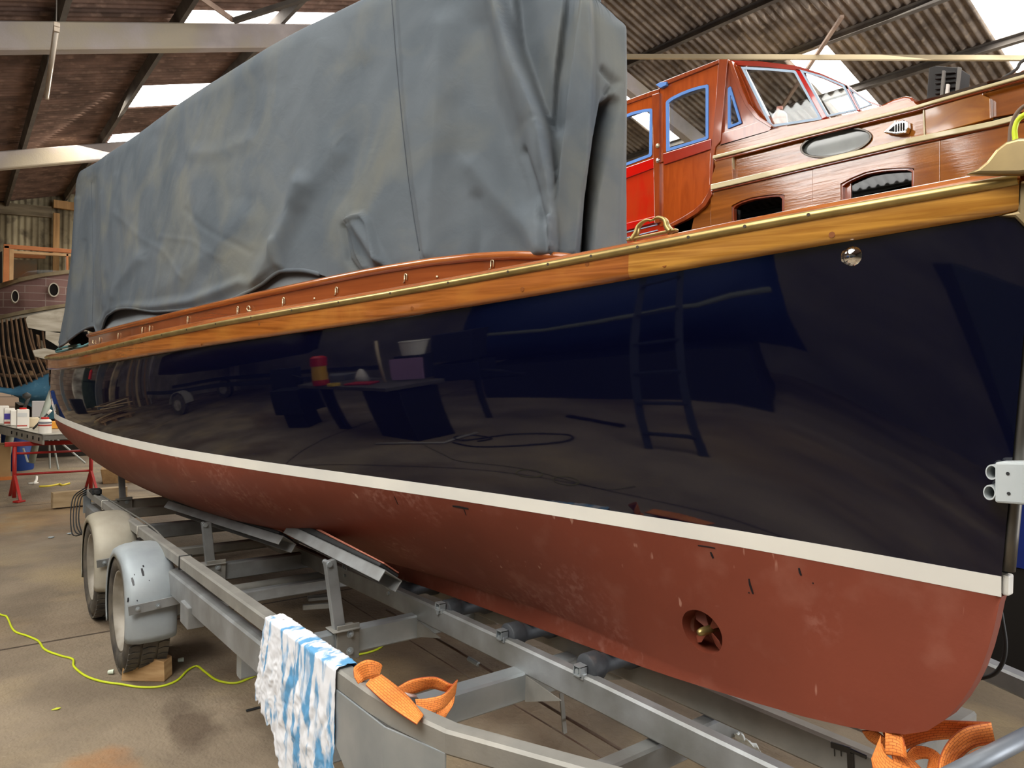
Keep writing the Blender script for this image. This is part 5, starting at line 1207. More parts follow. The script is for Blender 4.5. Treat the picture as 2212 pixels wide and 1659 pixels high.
# black plastic crate standing on the foredeck
cr_ = empty('plastic_crate', onx(2035, 215, XB+.4), 'black ribbed plastic crate standing upright on the cruiser foredeck', 'crate')
qq = lambda x, y, d=.4: onx(x, y, XB+d); cb = mat('black_plastic', '#232221', .6, col2='#2e2c2a', scale=5); cgm = mat('grey_plastic', '#77756f', .6)
MB().prism([qq(2000,222), qq(2006,146), qq(2020,142), qq(2072,146), qq(2068,212)], (.16, 0, 0)).build('crate_body', cb, cr_, bevel=.006)
for y in (158, 168, 178, 190, 200): MB().prism([qq(2022,y+1), qq(2066,y-3), qq(2066,y+1), qq(2022,y+5)], (-.02, 0, 0)).build('crate_rib', cb, cr_, bevel=.003)
MB().prism([qq(2033,210,.37), qq(2038,154,.37), qq(2044,154,.37), qq(2040,208,.37)], (-.02, 0, 0)).build('crate_strap', cgm, cr_, bevel=.002)
MB().prism([qq(2064,202,.38), qq(2070,145,.38), qq(2078,147,.38), qq(2072,200,.38)], (-.01, 0, 0)).build('crate_edge', cgm, cr_, bevel=.002)
MB().prism([qq(2044,205,.37), qq(2047,183,.37), qq(2053,183,.37), qq(2051,204,.37)], (-.02, 0, 0)).build('crate_clip', mat('white_plastic', '#e6e3da', .5), cr_, bevel=.002)
# cables by the bow
def cab(pts, X, r, m, label, name='cable'):
    o = MB().tube(spline([onx(x, y, X) for x, y in pts], 8), r, 8).build(name, m, smooth=True); return tag(o, label, 'cable')
cab([(2134,186),(2165,170),(2195,150),(2205,135),(2230,120)], XB+.1, .009, mat('cable_grey', '#4c4a48', .7), 'grey cable looping up from the cruiser foredeck near the right roof light')
cab([(2176,345),(2178,325),(2181,305),(2185,270),(2200,240),(2225,225),(2250,245),(2265,300),(2268,350)], 1.98, .005, mat('brown_cable', '#6d5a4a', .6), 'brown cable rising behind the bronze bow casting')
cab([(2196,345),(2194,320),(2193,300),(2192,280),(2200,258),(2222,245),(2240,262),(2250,310),(2252,350)], 1.92, .006, mat('yellow_green_cable', '#c4d628', .5), 'yellow cable rising behind the bronze bow casting')
# ================================================================== LEFT BACKGROUND
# fluorescent batten on the left
a = onz(123, 52, 5.15); b = onz(101, 206, 5.15)
fl_m = mat('cream_batten', '#cfc0ac', .6, col2='#b5a48f', scale=6); d = (Vector(b)-Vector(a)).normalized()
bat = empty('batten_light', a, 'unlit cream fluorescent batten hanging from the roof at upper left', 'lamp')
MB().beam(a, b, .055, .045).build('batten_body', fl_m, bat, bevel=.006)
MB().tube([Vector(a)+d*.05+Vector((0, 0, -.05)), Vector(b)-d*.05+Vector((0, 0, -.05))], .019, 12).build('tube', mat('unlit_tube', '#e3d8c8', .3), bat, smooth=True)
for e in (.03, (Vector(b)-Vector(a)).length-.05): MB().box(Vector(a)+d*e+Vector((0, 0, -.035)), (.05, .03, .07)).build('end_cap', fl_m, bat, bevel=.004)
for e in (.15, 2.2): MB().tube([Vector(a)+d*e, Vector(a)+d*e+Vector((0, 0, .55))], .006, 6).build('hanger', purlin_m, bat)

# ---- derelict boat with missing planks
DB = 14.0
derelict = empty('derelict_boat', (1.5, DB+1, 0), 'derelict wooden boat with bare ribs, flaking purple-brown planks and a blue bottom at far left', 'boat')
def dq(x, y, d=0): return ony(x, y, DB+d)
flak = mat('flaking_brown_paint', '#7a5a55', .85, col2='#8e6d66', scale=3)
nt = flak.node_tree; tb = nt.nodes.new('ShaderNodeTexBrick'); tcx = nt.nodes.new('ShaderNodeTexCoord'); mpx = nt.nodes.new('ShaderNodeMapping'); mpx.inputs['Rotation'].default_value = (radians(90), 0, 0); nt.links.new(tcx.outputs['Object'], mpx.inputs[0]); nt.links.new(mpx.outputs[0], tb.inputs['Vector'])
tb.inputs['Scale'].default_value = 1; tb.inputs['Brick Width'].default_value = .55; tb.inputs['Row Height'].default_value = .12; tb.inputs['Mortar Size'].default_value = .006; tb.offset_frequency = 3; tb.inputs['Color1'].default_value = (*rgb('#7b5c56'), 1); tb.inputs['Color2'].default_value = (*rgb('#8a6a62'), 1); tb.inputs['Mortar'].default_value = (*rgb('#a08f84'), 1)
nt.links.new(tb.outputs[0], nt.nodes['Principled BSDF'].inputs['Base Color'])
greyw = mat('bare_grey_plank', '#c4bcaa', .9, col2='#a79c88', scale=3, stretch=(1, 1, 5), col3='#8a7c68', s3=4, lo3=.55, hi3=.75)
blueb = mat('faded_blue_bottom', '#3f7088', .7, col2='#2f5a73', scale=3, col3='#7ba0ad', s3=5, lo3=.58, hi3=.75)
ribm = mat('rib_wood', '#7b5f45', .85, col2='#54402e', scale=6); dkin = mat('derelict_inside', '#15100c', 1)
capm = mat('weathered_rail', '#9a8a6c', .85, col2='#7d6d52', scale=5)
def dcurve(pts, n=30, ext=.0): return resample([dq(x, y, ext) for x, y in pts], n)
def curved(top, bot, name, m, n=26, bul=.0, d0=0, th=.06):
    A_ = dcurve(top, n); B_ = dcurve(bot, n); rings = []
    for i, (a, b) in enumerate(zip(A_, B_)):
        t = i/(n-1); back = 1.3*(t-.75)**2*1.2 if t < .75 else .6*(t-.75)**2   # the side curves away towards the left
        back *= 1; s_ = (Vector(a)-Vector(CAM0)); fa = 1+back/14.5; A2 = Vector(CAM0)+(a-Vector(CAM0))*fa+(a-Vector(CAM0)).normalized()*d0; B2 = Vector(CAM0)+(b-Vector(CAM0))*fa+(b-Vector(CAM0)).normalized()*d0
        rings.append([A2, B2, B2+Vector((.02, th, 0)), A2+Vector((.02, th, 0))])
    return MB().loft(rings, True, True).build(name, m, derelict, bevel=.004)
curved([(-40,632),(0,612),(40,600),(90,590),(145,583),(190,580)], [(-40,642),(0,622),(40,609),(90,598),(145,591),(190,588)], 'gunwale', capm, d0=-.08, th=.12)
up = curved([(-40,642),(0,622),(40,609),(90,598),(145,590),(190,587)], [(-40,694),(0,683),(40,674),(90,665),(145,657),(190,652)], 'upper_strake', flak)
curved([(-40,692),(0,681),(40,672),(90,663),(145,655),(190,650)], [(-40,700),(0,689),(40,680),(90,671),(145,662),(190,658)], 'rubbing_strake', capm, d0=-.06, th=.1)
for k, (x, y, r1, r2) in enumerate(((32,641,7.5,14), (115,627,10.5,15))):
    c = dq(x, y); sc = (dq(x+1, y)-c).length; ring = [c+Vector((r1*sc*cos(a_)*.9, -.10+.0, r2*sc*sin(a_))) for a_ in np.linspace(0, 2*pi, 33)[:-1]]
    outr = [c+Vector((r1*1.25*sc*cos(a_)*.9, -.10, r2*1.2*sc*sin(a_))) for a_ in np.linspace(0, 2*pi, 33)[:-1]]
    bk = Vector((0, .25, 0)); o = MB().loft([outr, ring, [p+bk for p in ring], [p+bk for p in outr], outr], True, False).build('porthole', mat('porthole_rim_%d' % k, '#b7ad9a', .7), derelict)
    MB().add([p+Vector((0, .03, 0)) for p in ring], [tuple(range(32))]).build('porthole_hole', dkin, o)
# planking patches over dark inside
curved([(-40,700),(0,689),(60,677),(145,663),(190,658)], [(-40,708),(0,697),(60,684),(145,700),(190,700)], 'plank', greyw, d0=.0)
mb = MB()
for poly in ([(60,682),(145,664),(190,658),(190,720),(145,722),(100,716),(60,708),(55,690)], [(98,716),(190,715),(190,760),(150,765),(112,740),(98,732)], [(70,757),(95,752),(130,760),(130,768),(105,778),(75,770)]):
    mb = MB().prism([dq(x, y, -.02) for x, y in poly], (.02, .05, 0)); mb.build('plank_patch', greyw, derelict, bevel=.003)
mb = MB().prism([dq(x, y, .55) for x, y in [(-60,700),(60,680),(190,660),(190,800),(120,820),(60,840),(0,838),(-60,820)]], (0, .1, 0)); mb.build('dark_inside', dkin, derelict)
rb = [((4,690),(10,760),(28,840)), ((14,690),(24,770),(48,838)), ((24,688),(36,770),(60,835)), ((34,688),(48,775),(72,832)), ((44,686),(58,760),(82,825)), ((54,686),(66,740),(92,815)), ((66,712),(76,755),(98,805)), ((80,725),(88,760),(106,798)), ((92,715),(98,755),(112,790)), ((-6,692),(0,770),(16,838)), ((-16,694),(-12,770),(4,836))]
for p in rb: MB().tube(spline([dq(x, y, .02) for x, y in p], 6), .024, 6, flat=.7).build('rib', ribm, derelict)
for k, (x, y, w, h) in enumerate(((78,722,7,26), (88,735,6,30), (62,800,12,10), (30,805,18,8), (100,770,8,14))): MB().prism([dq(x, y, .1), dq(x+w, y+2, .1), dq(x+w+4, y+h, .1), dq(x+3, y+h, .1)], (0, .03, 0)).build('loose_plank', mat('loose_%d' % k, ('#9c7f5e', '#8f8470')[k % 2], .9), derelict)
for p in ([(-60,760),(0,770),(60,782),(110,778)], [(-60,800),(20,812),(80,812),(110,800)]): MB().tube([dq(x, y, .12) for x, y in p], .03, 6).build('stringer', ribm, derelict)
# blue bottom
A_ = dcurve([(-40,835),(0,838),(30,840),(60,830),(90,815),(140,795),(190,780)], 24); B_ = dcurve([(-40,838),(0,843),(30,855),(60,868),(95,876),(140,880),(190,880)], 24); rings = []
for i, (a, b) in enumerate(zip(A_, B_)): m_ = (a+b)/2+Vector((0, -.08, -.05)); rings.append([a, m_, b+Vector((0, .25, 0)), b+Vector((0, .6, .05)), a+Vector((0, .6, 0))])
MB().loft(rings, True, True).build('blue_bottom', blueb, derelict, smooth=True)
MB().prism([dq(40, 846, .2), dq(190, 860, .2), dq(190, 905, .2), dq(110, 905, .2), dq(70, 880, .2), dq(42, 868, .2)], (0, .1, 0)).build('keel', mat('teal_keel', '#33606b', .8, col2='#274a55', scale=4), derelict)
# wheelhouse frame of the derelict
orw = mat('orange_varnish', '#c87b3e', .5, col2='#b3662c', scale=5); paleo = mat('stripped_wood', '#d1a97a', .7, col2='#bd9464', scale=5)
for poly, m in (([(8,527),(190,541),(190,549),(9,536)], orw), ([(8,530),(20,531),(20,606),(6,610)], orw), ([(20,537),(30,538),(29,604),(20,606)], paleo), ([(28,541),(190,551),(190,556),(30,547)], paleo), ([(143,548),(148,548),(148,595),(143,595)], orw), ([(0,545),(5,542),(5,610),(-3,612)], dkin)):
    MB().prism([dq(x, y, .1) for x, y in poly], (0, .08, 0)).build('wheelhouse_frame', m, derelict, bevel=.004)
MB().prism([dq(x, y, .16) for x, y in [(30,547),(190,556),(190,592),(29,604)]], (0, .01, 0)).build('wheelhouse_pane', glass('old_glass', (.85, .84, .8), .3), derelict)
MB().prism([dq(x, y, 1.6) for x, y in [(20,560),(80,562),(80,610),(20,612)]], (0, .1, 0)).build('far_frame', mat('far_frame_wood', '#9c6a42', .8, col2='#7d7462', scale=3), derelict)
MB().prism([dq(x, y, 1.5) for x, y in [(30,545),(100,548),(98,558),(30,556)]], (0, .1, 0)).build('far_beam', orw, derelict)
for x in (150, 175): MB().tube([dq(x, 885, .3), dq(x+2, 960, .3)], .06, 10).build('prop', mat('prop_%d' % x, '#7b6a55', .9), derelict)
MB().box((2.5, DB+1.3, .45), (3.4, 1.2, .9)).build('cradle_stack', mat('cradle_dark', '#2a231c', .95), derelict)

# ---- far block wall and clutter behind the table
c = ony(20, 905, 19); struct(MB().box((1.2, 19.2, .62), (6.5, .2, 1.24)).build('wall_inner', brick)).name = 'wall_divider'
blu = mat('blue_drum_paint', '#1d3f86', .5, col2='#18356f', scale=3)
c = ony(38, 985, 13.2); o = MB().lathe((c.x, 13.2, 0), (0, 0, 1), [(.20, 0), (.21, .02), (.21, .26), (.215, .27), (.21, .28), (.21, .55), (.2, .58), (.001, .58)], 28).build('blue_drum', blu, smooth=False, auto=40); tag(o, 'blue plastic drum on the floor behind the red trestle', 'drum')
c = ony(8, 960, 13.3); o = MB().box((c.x-.35, 13.5, .55), (.45, .4, 1.1)).build('blue_cabinet', blu, bevel=.02); tag(o, 'dark blue cabinet behind the table at the left edge', 'cabinet')
c = ony(4, 985, 12.2); o = MB().box((c.x-.05, 12.3, .24), (.30, .35, .48)).build('cardboard_box', mat('brown_cardboard', '#a28257', .85, col2='#8f7049', scale=3), bevel=.01); tag(o, 'brown cardboard box at the left edge under the table', 'box')
MB().box((c.x, 12.1, .02), (.32, .1, .04)).build('orange_batten', orw).name = 'timber_batten'; tag(bpy.data.objects['timber_batten'], 'short orange timber batten lying before the cardboard box', 'timber')
# inclined round legs of a stand
pipe = mat('grey_painted_pipe', '#8f968a', .6, col2='#a9ac9c', scale=5)
stand = empty('pipe_stand', ony(75, 985, 11.6), 'grey tubular boat stand leaning behind the red trestle', 'boat stand')
MB().tube([ony(68, 1000, 11.6), ony(84, 930, 11.6), ony(104, 870, 11.7), ony(113, 845, 11.8)], .042, 14).build('stand_leg', pipe, stand, smooth=True)
MB().tube([ony(14, 985, 12.2), ony(24, 930, 12.2)], .05, 12).build('stand_leg', pipe, stand, smooth=True)
thin = mat('pale_rod', '#b9bdb6', .5)
for k, (a, b) in enumerate((((108,1012),(106,950)), ((126,1014),(114,950)), ((184,1000),(124,950)), ((60,998),(50,968)))):
    MB().tube([ony(*a, 11.3), ony(*b, 11.3)], .012, 8).build('brace_rod', thin, stand)
MB().tube([ony(62, 858, 11.9), ony(51, 885, 11.9)], .022, 8).lathe(ony(58, 855, 11.9), (0, 0, 1), [(.001, -.05), (.05, -.02), (.05, .02), (.001, .05)], 14).build('stand_screw', mat('stand_screw_m', '#3c3a36', .6), stand, smooth=True)

# ---- red trestle with alloy board and pots
redt = mat('red_trestle_paint', '#a8231c', .45, col2='#952019', scale=5)
TY = 10.3
tr_ = empty('metal_trestle', ony(115, 1070, TY), 'red tubular metal trestle carrying the alloy board', 'trestle')
t0 = ony(32, 962, TY); t1 = ony(197, 985, TY); f0 = ony(34, 1078, 10.2); fz = 0.0
MB().tube([(t0.x, TY, .02), (t0.x, TY, .65)], .022, 12).build('leg', redt, tr_, smooth=True)
MB().tube([(t1.x, TY+.0, .02), (t1.x, TY, .66)], .022, 12).build('leg', redt, tr_, smooth=True)
MB().beam((t0.x-.10, TY, .652), (t1.x+.10, TY, .652), .05, .05).build('top_bar', redt, tr_, bevel=.004)
za = ony(37, 979, TY).z; zb2 = ony(38, 1025, TY).z
MB().tube([(t0.x, TY, za), (t0.x+.1, TY, za-.005), (t1.x, TY, za+.0)], .014, 8).build('cross_bar', redt, tr_, smooth=True)
MB().tube([(t0.x, TY, zb2), (t1.x, TY, zb2)], .014, 8).build('cross_bar', redt, tr_, smooth=True)
for tx in (t0.x, t1.x):
    MB().beam((tx, TY, .30), (tx+.05, TY-.25, .01), .03, .02).beam((tx, TY, .30), (tx-.03, TY+.25, .01), .03, .02).beam((tx+.06, TY-.28, .012), (tx+.01, TY-.22, .012), .10, .02).build('foot', redt, tr_, bevel=.003)
alloy = mat('scuffed_alloy', '#b5b1a4', .45, metal=.5, col2='#9c988c', scale=5)
b0 = onz(92, 940, .79); b1 = onz(-60, 905, .79)
brd = empty('alloy_board', b0, 'scuffed alloy staging board laid on the red trestle and covered with pots', 'table')
dirv = (Vector(b1)-Vector(b0)); dirv.z = 0; dl = dirv.length; dirv.normalize(); sd_ = Vector((-dirv.y, dirv.x, 0)); sd_ = sd_ if sd_.x > 0 else -sd_
P = [b0, b0+dirv*(dl+.5), b0+dirv*(dl+.5)+sd_*.62, b0+sd_*.62]
MB().prism([p+Vector((0, 0, -.012)) for p in P], (0, 0, .012)).build('board_top', alloy, brd)
MB().prism([P[0], P[1], P[1]+Vector((0, 0, -.11)), P[0]+Vector((0, 0, -.11))], sd_*.02).build('board_side', alloy, brd)
MB().prism([P[0], P[3], P[3]+Vector((0, 0, -.06)), P[0]+Vector((0, 0, -.06))], dirv*.02).build('board_end', mat('dark_alloy', '#6f6b62', .6), brd)
for k in range(6): MB().box(P[0]+dirv*(.12+.22*k)+Vector((0, 0, -.055))-sd_*.002, (.02, .012, .04)).build('slot', dkin, brd)
# a red-capped tin etc.
white_p = mat('white_plastic_pot', '#e8e2d6', .5); redc = mat('red_cap_plastic', '#c4241c', .4)
def zpix(x, y): return onz(x, y, .792)
def tin(x, y, w, h, name, label, cat, cap=None, body=white_p, rnd=False, stripe=None, depth=None):
    c = zpix(x, y); c = Vector((c.x, c.y, .792)); e = empty(name, c, label, cat); dp = depth or w
    if rnd: MB().lathe(c, (0, 0, 1), [(.001, 0), (w/2, 0), (w/2, h*.86), (w/2*.8, h*.95), (w*.25, h)], 24).build('body', body, e, smooth=False, auto=40)
    else: MB().box(c+Vector((0, 0, h/2)), (w, dp, h)).build('body', body, e, bevel=.01, bseg=3)
    if cap: MB().lathe(c+Vector((0, 0, h*.98)), (0, 0, 1), [(w*.30, 0), (w*.30, .022), (.001, .024)], 20).build('cap', cap, e)
    if stripe:
        for zz, hh, m in stripe:
            if rnd: MB().lathe(c+Vector((0, 0, zz*h)), (0, 0, 1), [(w/2+.001, 0), (w/2+.001, hh*h)], 24).build('label_band', m, e)
            else: MB().box(c+Vector((-.01, -dp/2-.001, (zz+hh/2)*h)), (w*.8, .002, hh*h)).build('label_band', m, e)
    return e
rs = mat('red_label', '#b8483c', .5); ds = mat('dark_label', '#3a4058', .5); bs2 = mat('blue_label', '#4a3f9a', .5)
tin(97, 936, .135, .17, 'plastic_pot', 'round white tub with red cap and label bands, nearest the board end', 'tub', redc, rnd=True, stripe=[(.70, .08, ds), (.52, .10, rs)])
tin(49, 925, .13, .24, 'jerry_can', 'square white solvent can with red cap in the middle of the board', 'can', redc, stripe=[(.12, .06, rs), (.62, .2, mat('grey_label', '#c9c9c4', .6))])
tin(32, 919, .10, .20, 'plastic_bottle', 'tall white bottle standing left of the solvent can', 'bottle')
tin(20, 918, .12, .22, 'paint_tin', 'white tin with a purple and red label further along the board', 'tin', None, stripe=[(.35, .35, bs2), (.1, .12, rs)])
tin(3, 915, .16, .24, 'plastic_tub', 'large white tub at the left edge of the board', 'tub')
tin(70, 922, .14, .12, 'open_tub', 'low cream tub beside the solvent can', 'tub', None, body=mat('cream_plastic', '#e0cfae', .5), depth=.18)
tin(116, 925, .12, .085, 'sponge_block', 'orange sponge block at the right end of the board', 'sponge', None, body=mat('orange_sponge', '#d8912f', .8), depth=.2)
c = zpix(77, 905); o = MB().box(Vector((c.x+.05, c.y+.2, .93)), (.17, .06, .24)).build('clear_box', mat('hazy_clear_plastic', '#b9b4b0', .3), bevel=.006); tag(o, 'hazy clear plastic box standing at the back of the board', 'box')
c = zpix(82, 928); e = MB().tube([Vector((c.x-.05, c.y, .80)), Vector((c.x+.10, c.y+.05, .98))], .012, 8).build('paint_brush', blackr, smooth=True); MB().tube([Vector((c.x+.10, c.y+.05, .98)), Vector((c.x+.14, c.y+.06, 1.03))], .018, 8).build('brush_handle', white_p, e, smooth=True); tag(e, 'black brush with white tip leaning beside the round red-capped tub', 'brush')
# debris and timber on the floor
o = MB().tube(spline([onz(74, 1044, .02), onz(78, 1038, .03), onz(79, 1030, .06)], 4)+[], .018, 8).lathe(onz(72, 1044, 0), (0, 0, 1), [(.06, 0), (.06, .01), (.001, .012)], 14).build('white_bracket', white_p, smooth=True); tag(o, 'small white plastic piece on the floor under the trestle', 'scrap')
o = MB().tube(spline([onz(85, 1051, .01), onz(105, 1050, .01), onz(128, 1046, .01), (onz(134, 1048, .01)), onz(150, 1044, .015)], 5), .014, 6).build('yellow_strip', mat('yellow_plastic', '#d9c23a', .5), smooth=True); tag(o, 'strip of yellow plastic on the floor under the trestle', 'scrap')
pl = mat('pine_plank', '#b29b78', .8, col2='#9b8462', scale=4, stretch=(.6, 5, 5))
a = onz(112, 1100, .0); b_ = onz(190, 1090, .0)
o = MB().beam(Vector((a.x, a.y, .10)), Vector((a.x+.75, a.y+.10, .10)), .1, .17).build('timber_baulk', pl, bevel=.006); tag(o, 'square pine baulk lying behind the trailer tail at left', 'timber')
c = onz(222, 1046, 0); o = MB().prism([Vector(c)+Vector(v) for v in ((0, 0, 0), (.55, -.05, 0), (.5, -.05, .17), (.35, -.04, .2), (-.03, 0, .2))], (.06, .3, 0)).build('timber_offcut', mat('rough_offcut', '#a58256', .85, col2='#7d5f3c', scale=5, bump=.2), bevel=.006); tag(o, 'rough brown timber offcut behind the red trestle leg', 'timber')
a = onz(205, 1062, .02); b_ = onz(262, 1052, .02); o = MB().beam(a, b_, .06, .03).build('timber_lath', mat('dark_lath', '#6b4a3a', .8)); tag(o, 'thin dark red lath on the floor beside the red trestle', 'timber')


# ================================================================== THE NEAR SIDE OF THE SHED (seen mirrored in the navy topsides)
dk = mat('black_cabinet', '#0d0d0f', .5); dk2 = mat('dark_navy_cloth', '#12141c', .7)
bench = empty('work_bench', (-2.1, 4.3, 0), 'black plinth work bench with a grey top, mirrored in the navy topsides', 'bench')
Rb = Matrix.Rotation(radians(27), 3, 'Z')
MB().box((-2.05, 4.10, .42), (.42, .52, .84), Rb).build('plinth', dk, bench, bevel=.01)
MB().box((-2.15, 4.45, .90), (.62, 1.35, .06), Rb).build('bench_top', mat('bench_top_grey', '#5b5651', .6, col2='#47423e', scale=6), bench, bevel=.008)
MB().box((-2.35, 4.95, .55), (.08, .08, 1.1)).build('bench_leg', dk, bench)
MB().tube([(-1.60, 4.32, .02), (-1.68, 3.72, .02), (-2.15, 3.62, .02)], .014, 8).build('kick_rail', mat('pale_cord', '#b8b2a6', .6), bench, smooth=True)
def thing(mb, name, m, label, cat, **k): return tag(mb.build(name, m, **k), label, cat)
e = empty('fire_extinguisher', (-2.0, 4.75, .93), 'red and yellow striped cylinder standing on the work bench, seen in the hull reflection', 'cylinder')
MB().lathe((-2.0, 4.78, .94), (0, .0, 1), [(.001, 0), (.075, 0), (.075, .09)], 24).build('base', redc, e); MB().lathe((-2.0, 4.78, 1.03), (0, .0, 1), [(.072, 0), (.072, .24)], 24).build('body', mat('yellow_body', '#d8a21c', .4), e); MB().lathe((-2.0, 4.78, 1.27), (0, .0, 1), [(.08, 0), (.08, .14), (.05, .17), (.001, .17)], 24).build('top', redc, e)
e = empty('white_bucket', (-2.25, 4.05, .93), 'white bucket on the work bench beside a mauve sheet, seen in the hull reflection', 'bucket')
MB().lathe((-2.3, 4.05, 1.33), (0, 0, 1), [(.001, 0), (.10, 0), (.125, .24)], 24).build('body', white_p, e); MB().tube([Vector((-2.3, 4.05, 1.56))+Vector((.125*cos(a), .125*sin(a), 0)) for a in np.linspace(0, 2*pi, 20)], .008, 6).build('rim', white_p, e); MB().box((-2.3, 4.05, 1.13), (.25, .25, .4)).build('stand_box', dk2, e)
thing(MB().box((-2.05, 4.0, 1.13), (.02, .30, .34)), 'mauve_sheet', mat('mauve_paper', '#a884a8', .8), 'mauve sheet hanging at the end of the work bench, seen in the hull reflection', 'sheet')
thing(MB().tube([(-2.05, 4.22, .93), (-2.10, 4.30, 1.62)], .014, 8), 'broom_handle', mat('pale_handle', '#c8b494', .6), 'pale wooden handle leaning on the work bench, seen in the hull reflection', 'handle', smooth=True)
thing(MB().lathe((-2.22, 4.52, .935), (0, 0, 1), [(.001, 0), (.07, 0), (.05, .10), (.02, .20), (.001, .22)], 9), 'white_rag', white_p, 'crumpled white rag on the work bench, seen in the hull reflection', 'rag', smooth=True)
thing(MB().box((-1.95, 4.38, .947), (.20, .22, .03)), 'red_cloth', mat('red_cloth', '#a81c2a', .8), 'folded red cloth on the work bench, seen in the hull reflection', 'cloth', bevel=.01)
thing(MB().lathe((-1.90, 4.60, .932), (0, 0, 1), [(.03, 0), (.055, 0), (.055, .04), (.03, .04)], 20), 'tape_roll', mat('yellow_tape', '#e0b93a', .5), 'roll of yellow tape at the edge of the work bench, seen in the hull reflection', 'tape')
thing(MB().box((-2.5, 4.9, .985), (.3, .3, .10)), 'grey_box', mat('grey_box', '#6a6a6c', .6), 'flat grey box at the back of the work bench, seen in the hull reflection', 'box')
thing(MB().box((-2.6, 5.55, .55), (.5, .45, .5)).box((-2.75, 5.75, .95), (.12, .45, .5)).tube([(-2.6, 5.4, .8), (-2.55, 5.35, 1.0), (-2.7, 5.6, 1.05)], .02, 6).box((-2.6, 5.55, .15), (.35, .3, .3)), 'black_chair', dk2, 'black office chair beside the work bench, seen in the hull reflection', 'chair', bevel=.03)
thing(MB().box((-3.0, 3.95, 1.35), (.35, .35, .5)).tube([(-3, 3.8, 0), (-3, 3.8, 1.1)], .03, 8).tube([(-2.9, 3.8, .9), (-2.8, 3.5, .85), (-3.0, 3.4, .75), (-3.1, 3.9, .70)], .03, 8).box((-3.0, 3.9, .9), (.4, .4, .3)), 'bench_grinder', dk2, 'dark machine on a pedestal right of the bench, seen in the hull reflection', 'machine', bevel=.03)
# coiled hose and cords on the floor
cd1 = mat('black_hose', '#101012', .5); pc = mat('ochre_cord', '#8f8a4a', .6)
pts = [(-1.72, 3.66, .012), (-1.6, 3.45, .012), (-1.75, 3.2, .012), (-2.1, 2.95, .012), (-2.35, 3.0, .012), (-2.2, 3.35, .012), (-1.95, 3.5, .012), (-1.8, 3.62, .02), (-1.9, 3.7, .03), (-2.05, 3.62, .012), (-1.95, 3.45, .012), (-1.8, 3.5, .012)]
thing(MB().tube(spline(pts, 8), .010, 8), 'air_hose', cd1, 'black hose looped on the floor before the bench, seen in the hull reflection', 'hose', smooth=True)
for k, (x, y) in enumerate(((-.95, 2.93), (-.92, 2.70))): thing(MB().tube([Vector((x+.10*cos(a), y+.075*sin(a), .008)) for a in np.linspace(0, 2*pi, 28)], .004, 6), 'cord_loop', pc, ('left', 'right')[k]+' one of two small ochre cord loops on the floor, seen in the hull reflection', 'cord', smooth=True)
thing(MB().tube(spline([(-1.65, 3.9, .008), (-1.3, 3.6, .008), (-1.1, 3.4, .008), (-1.05, 3.0, .008), (-.9, 2.5, .008), (-1.1, 2.3, .008)], 8), .004, 6), 'thin_cord', mat('thin_cord_m', '#77704c', .6), 'thin cord trailing over the floor from the bench, seen in the hull reflection', 'cord', smooth=True)
thing(MB().beam((-3.2, 3.2, .02), (-2.9, 2.7, .02), .05, .03), 'dark_bar', dk, 'dark bar lying on the floor beyond the hose, seen in the hull reflection', 'bar')
# dark boat on a road trailer
db = empty('trailered_boat', (-4.6, 9.0, 0), 'dark hulled boat on a road trailer further down the shed, seen in the hull reflection', 'boat')
mb = MB(); rings = []
for k in range(17):
    y = 6.6+6.2*k/16; t = (k/16-.45)/.55; w = 1.0*max(.04, 1-abs(t)**2.4); rings.append([(-4.7-w, y, 2.1), (-4.7-w*.8, y, 1.45), (-4.7, y, 1.15+.25*abs(t)), (-4.7+w*.8, y, 1.45), (-4.7+w, y, 2.1)])
mb.loft(rings, True, True); mb.build('hull', mat('maroon_dark_hull', '#1b0d10', .5), db, smooth=True)
MB().beam((-3.9, 6.0, .75), (-3.9, 12.5, .75), .08, .12).beam((-5.4, 6, .75), (-5.4, 12.5, .75), .08, .12).build('trailer_frame', dk2, db)
for y in (9.9,):
    for x in (-3.75, -5.55): MB().lathe((x-.1, y, .34), (1, 0, 0), [(.001, 0), (.20, .0), (.34, .02), (.34, .18), (.2, .2), (.001, .2)], 32).build('wheel', rubber, db); MB().lathe((x+.11, y, .34), (1, 0, 0), [(.001, 0), (.18, .0)], 24).build('wheel_disc', rim_m, db)
    for x in (-3.75,): MB().loft([[(x-.13, y+.42*cos(a), .34+.42*sin(a)), (x+.13, y+.42*cos(a), .34+.42*sin(a)), (x+.13, y+.44*cos(a), .34+.44*sin(a)), (x-.13, y+.44*cos(a), .34+.44*sin(a))] for a in np.linspace(.1, pi-.1, 16)], True, True).build('mudguard', mat('pale_mudguard', '#8f8a80', .6), db)
for y in (6.8, 8, 11.4, 12.2): MB().beam((-4.7, y, .8), (-4.7, y, 1.5), .2, .1).build('keel_chock', dk2, db)
# pallets with timber
pal = empty('timber_pallet', (-2.2, 13.2, 0), 'pallet heaped with scrap timber, seen in the hull reflection near the stern', 'pallet')
random.seed(3)
for k in range(5): MB().box((-2.3, 12.5+.3*k, .12), (1.6, .12, .03)).build('pallet_board', timber_m, pal)
for k in range(3): MB().box((-2.9+.6*k, 13.1, .05), (.1, 1.3, .10)).build('pallet_bearer', timber_m, pal)
for k in range(14):
    a = random.uniform(-.5, .5); c = Vector((-2.3+random.uniform(-.5, .5), 13.1+random.uniform(-.5, .5), .16+.035*k)); d = Vector((cos(a), sin(a), random.uniform(-.08, .08)))*random.uniform(.5, .9)
    MB().beam(c-d, c+d, random.uniform(.08, .2), .03).build('scrap_board', mat('scrap_board_%d' % k, random.choice(['#b49871', '#8d7454', '#c8b28c', '#6f5a44']), .85), pal)
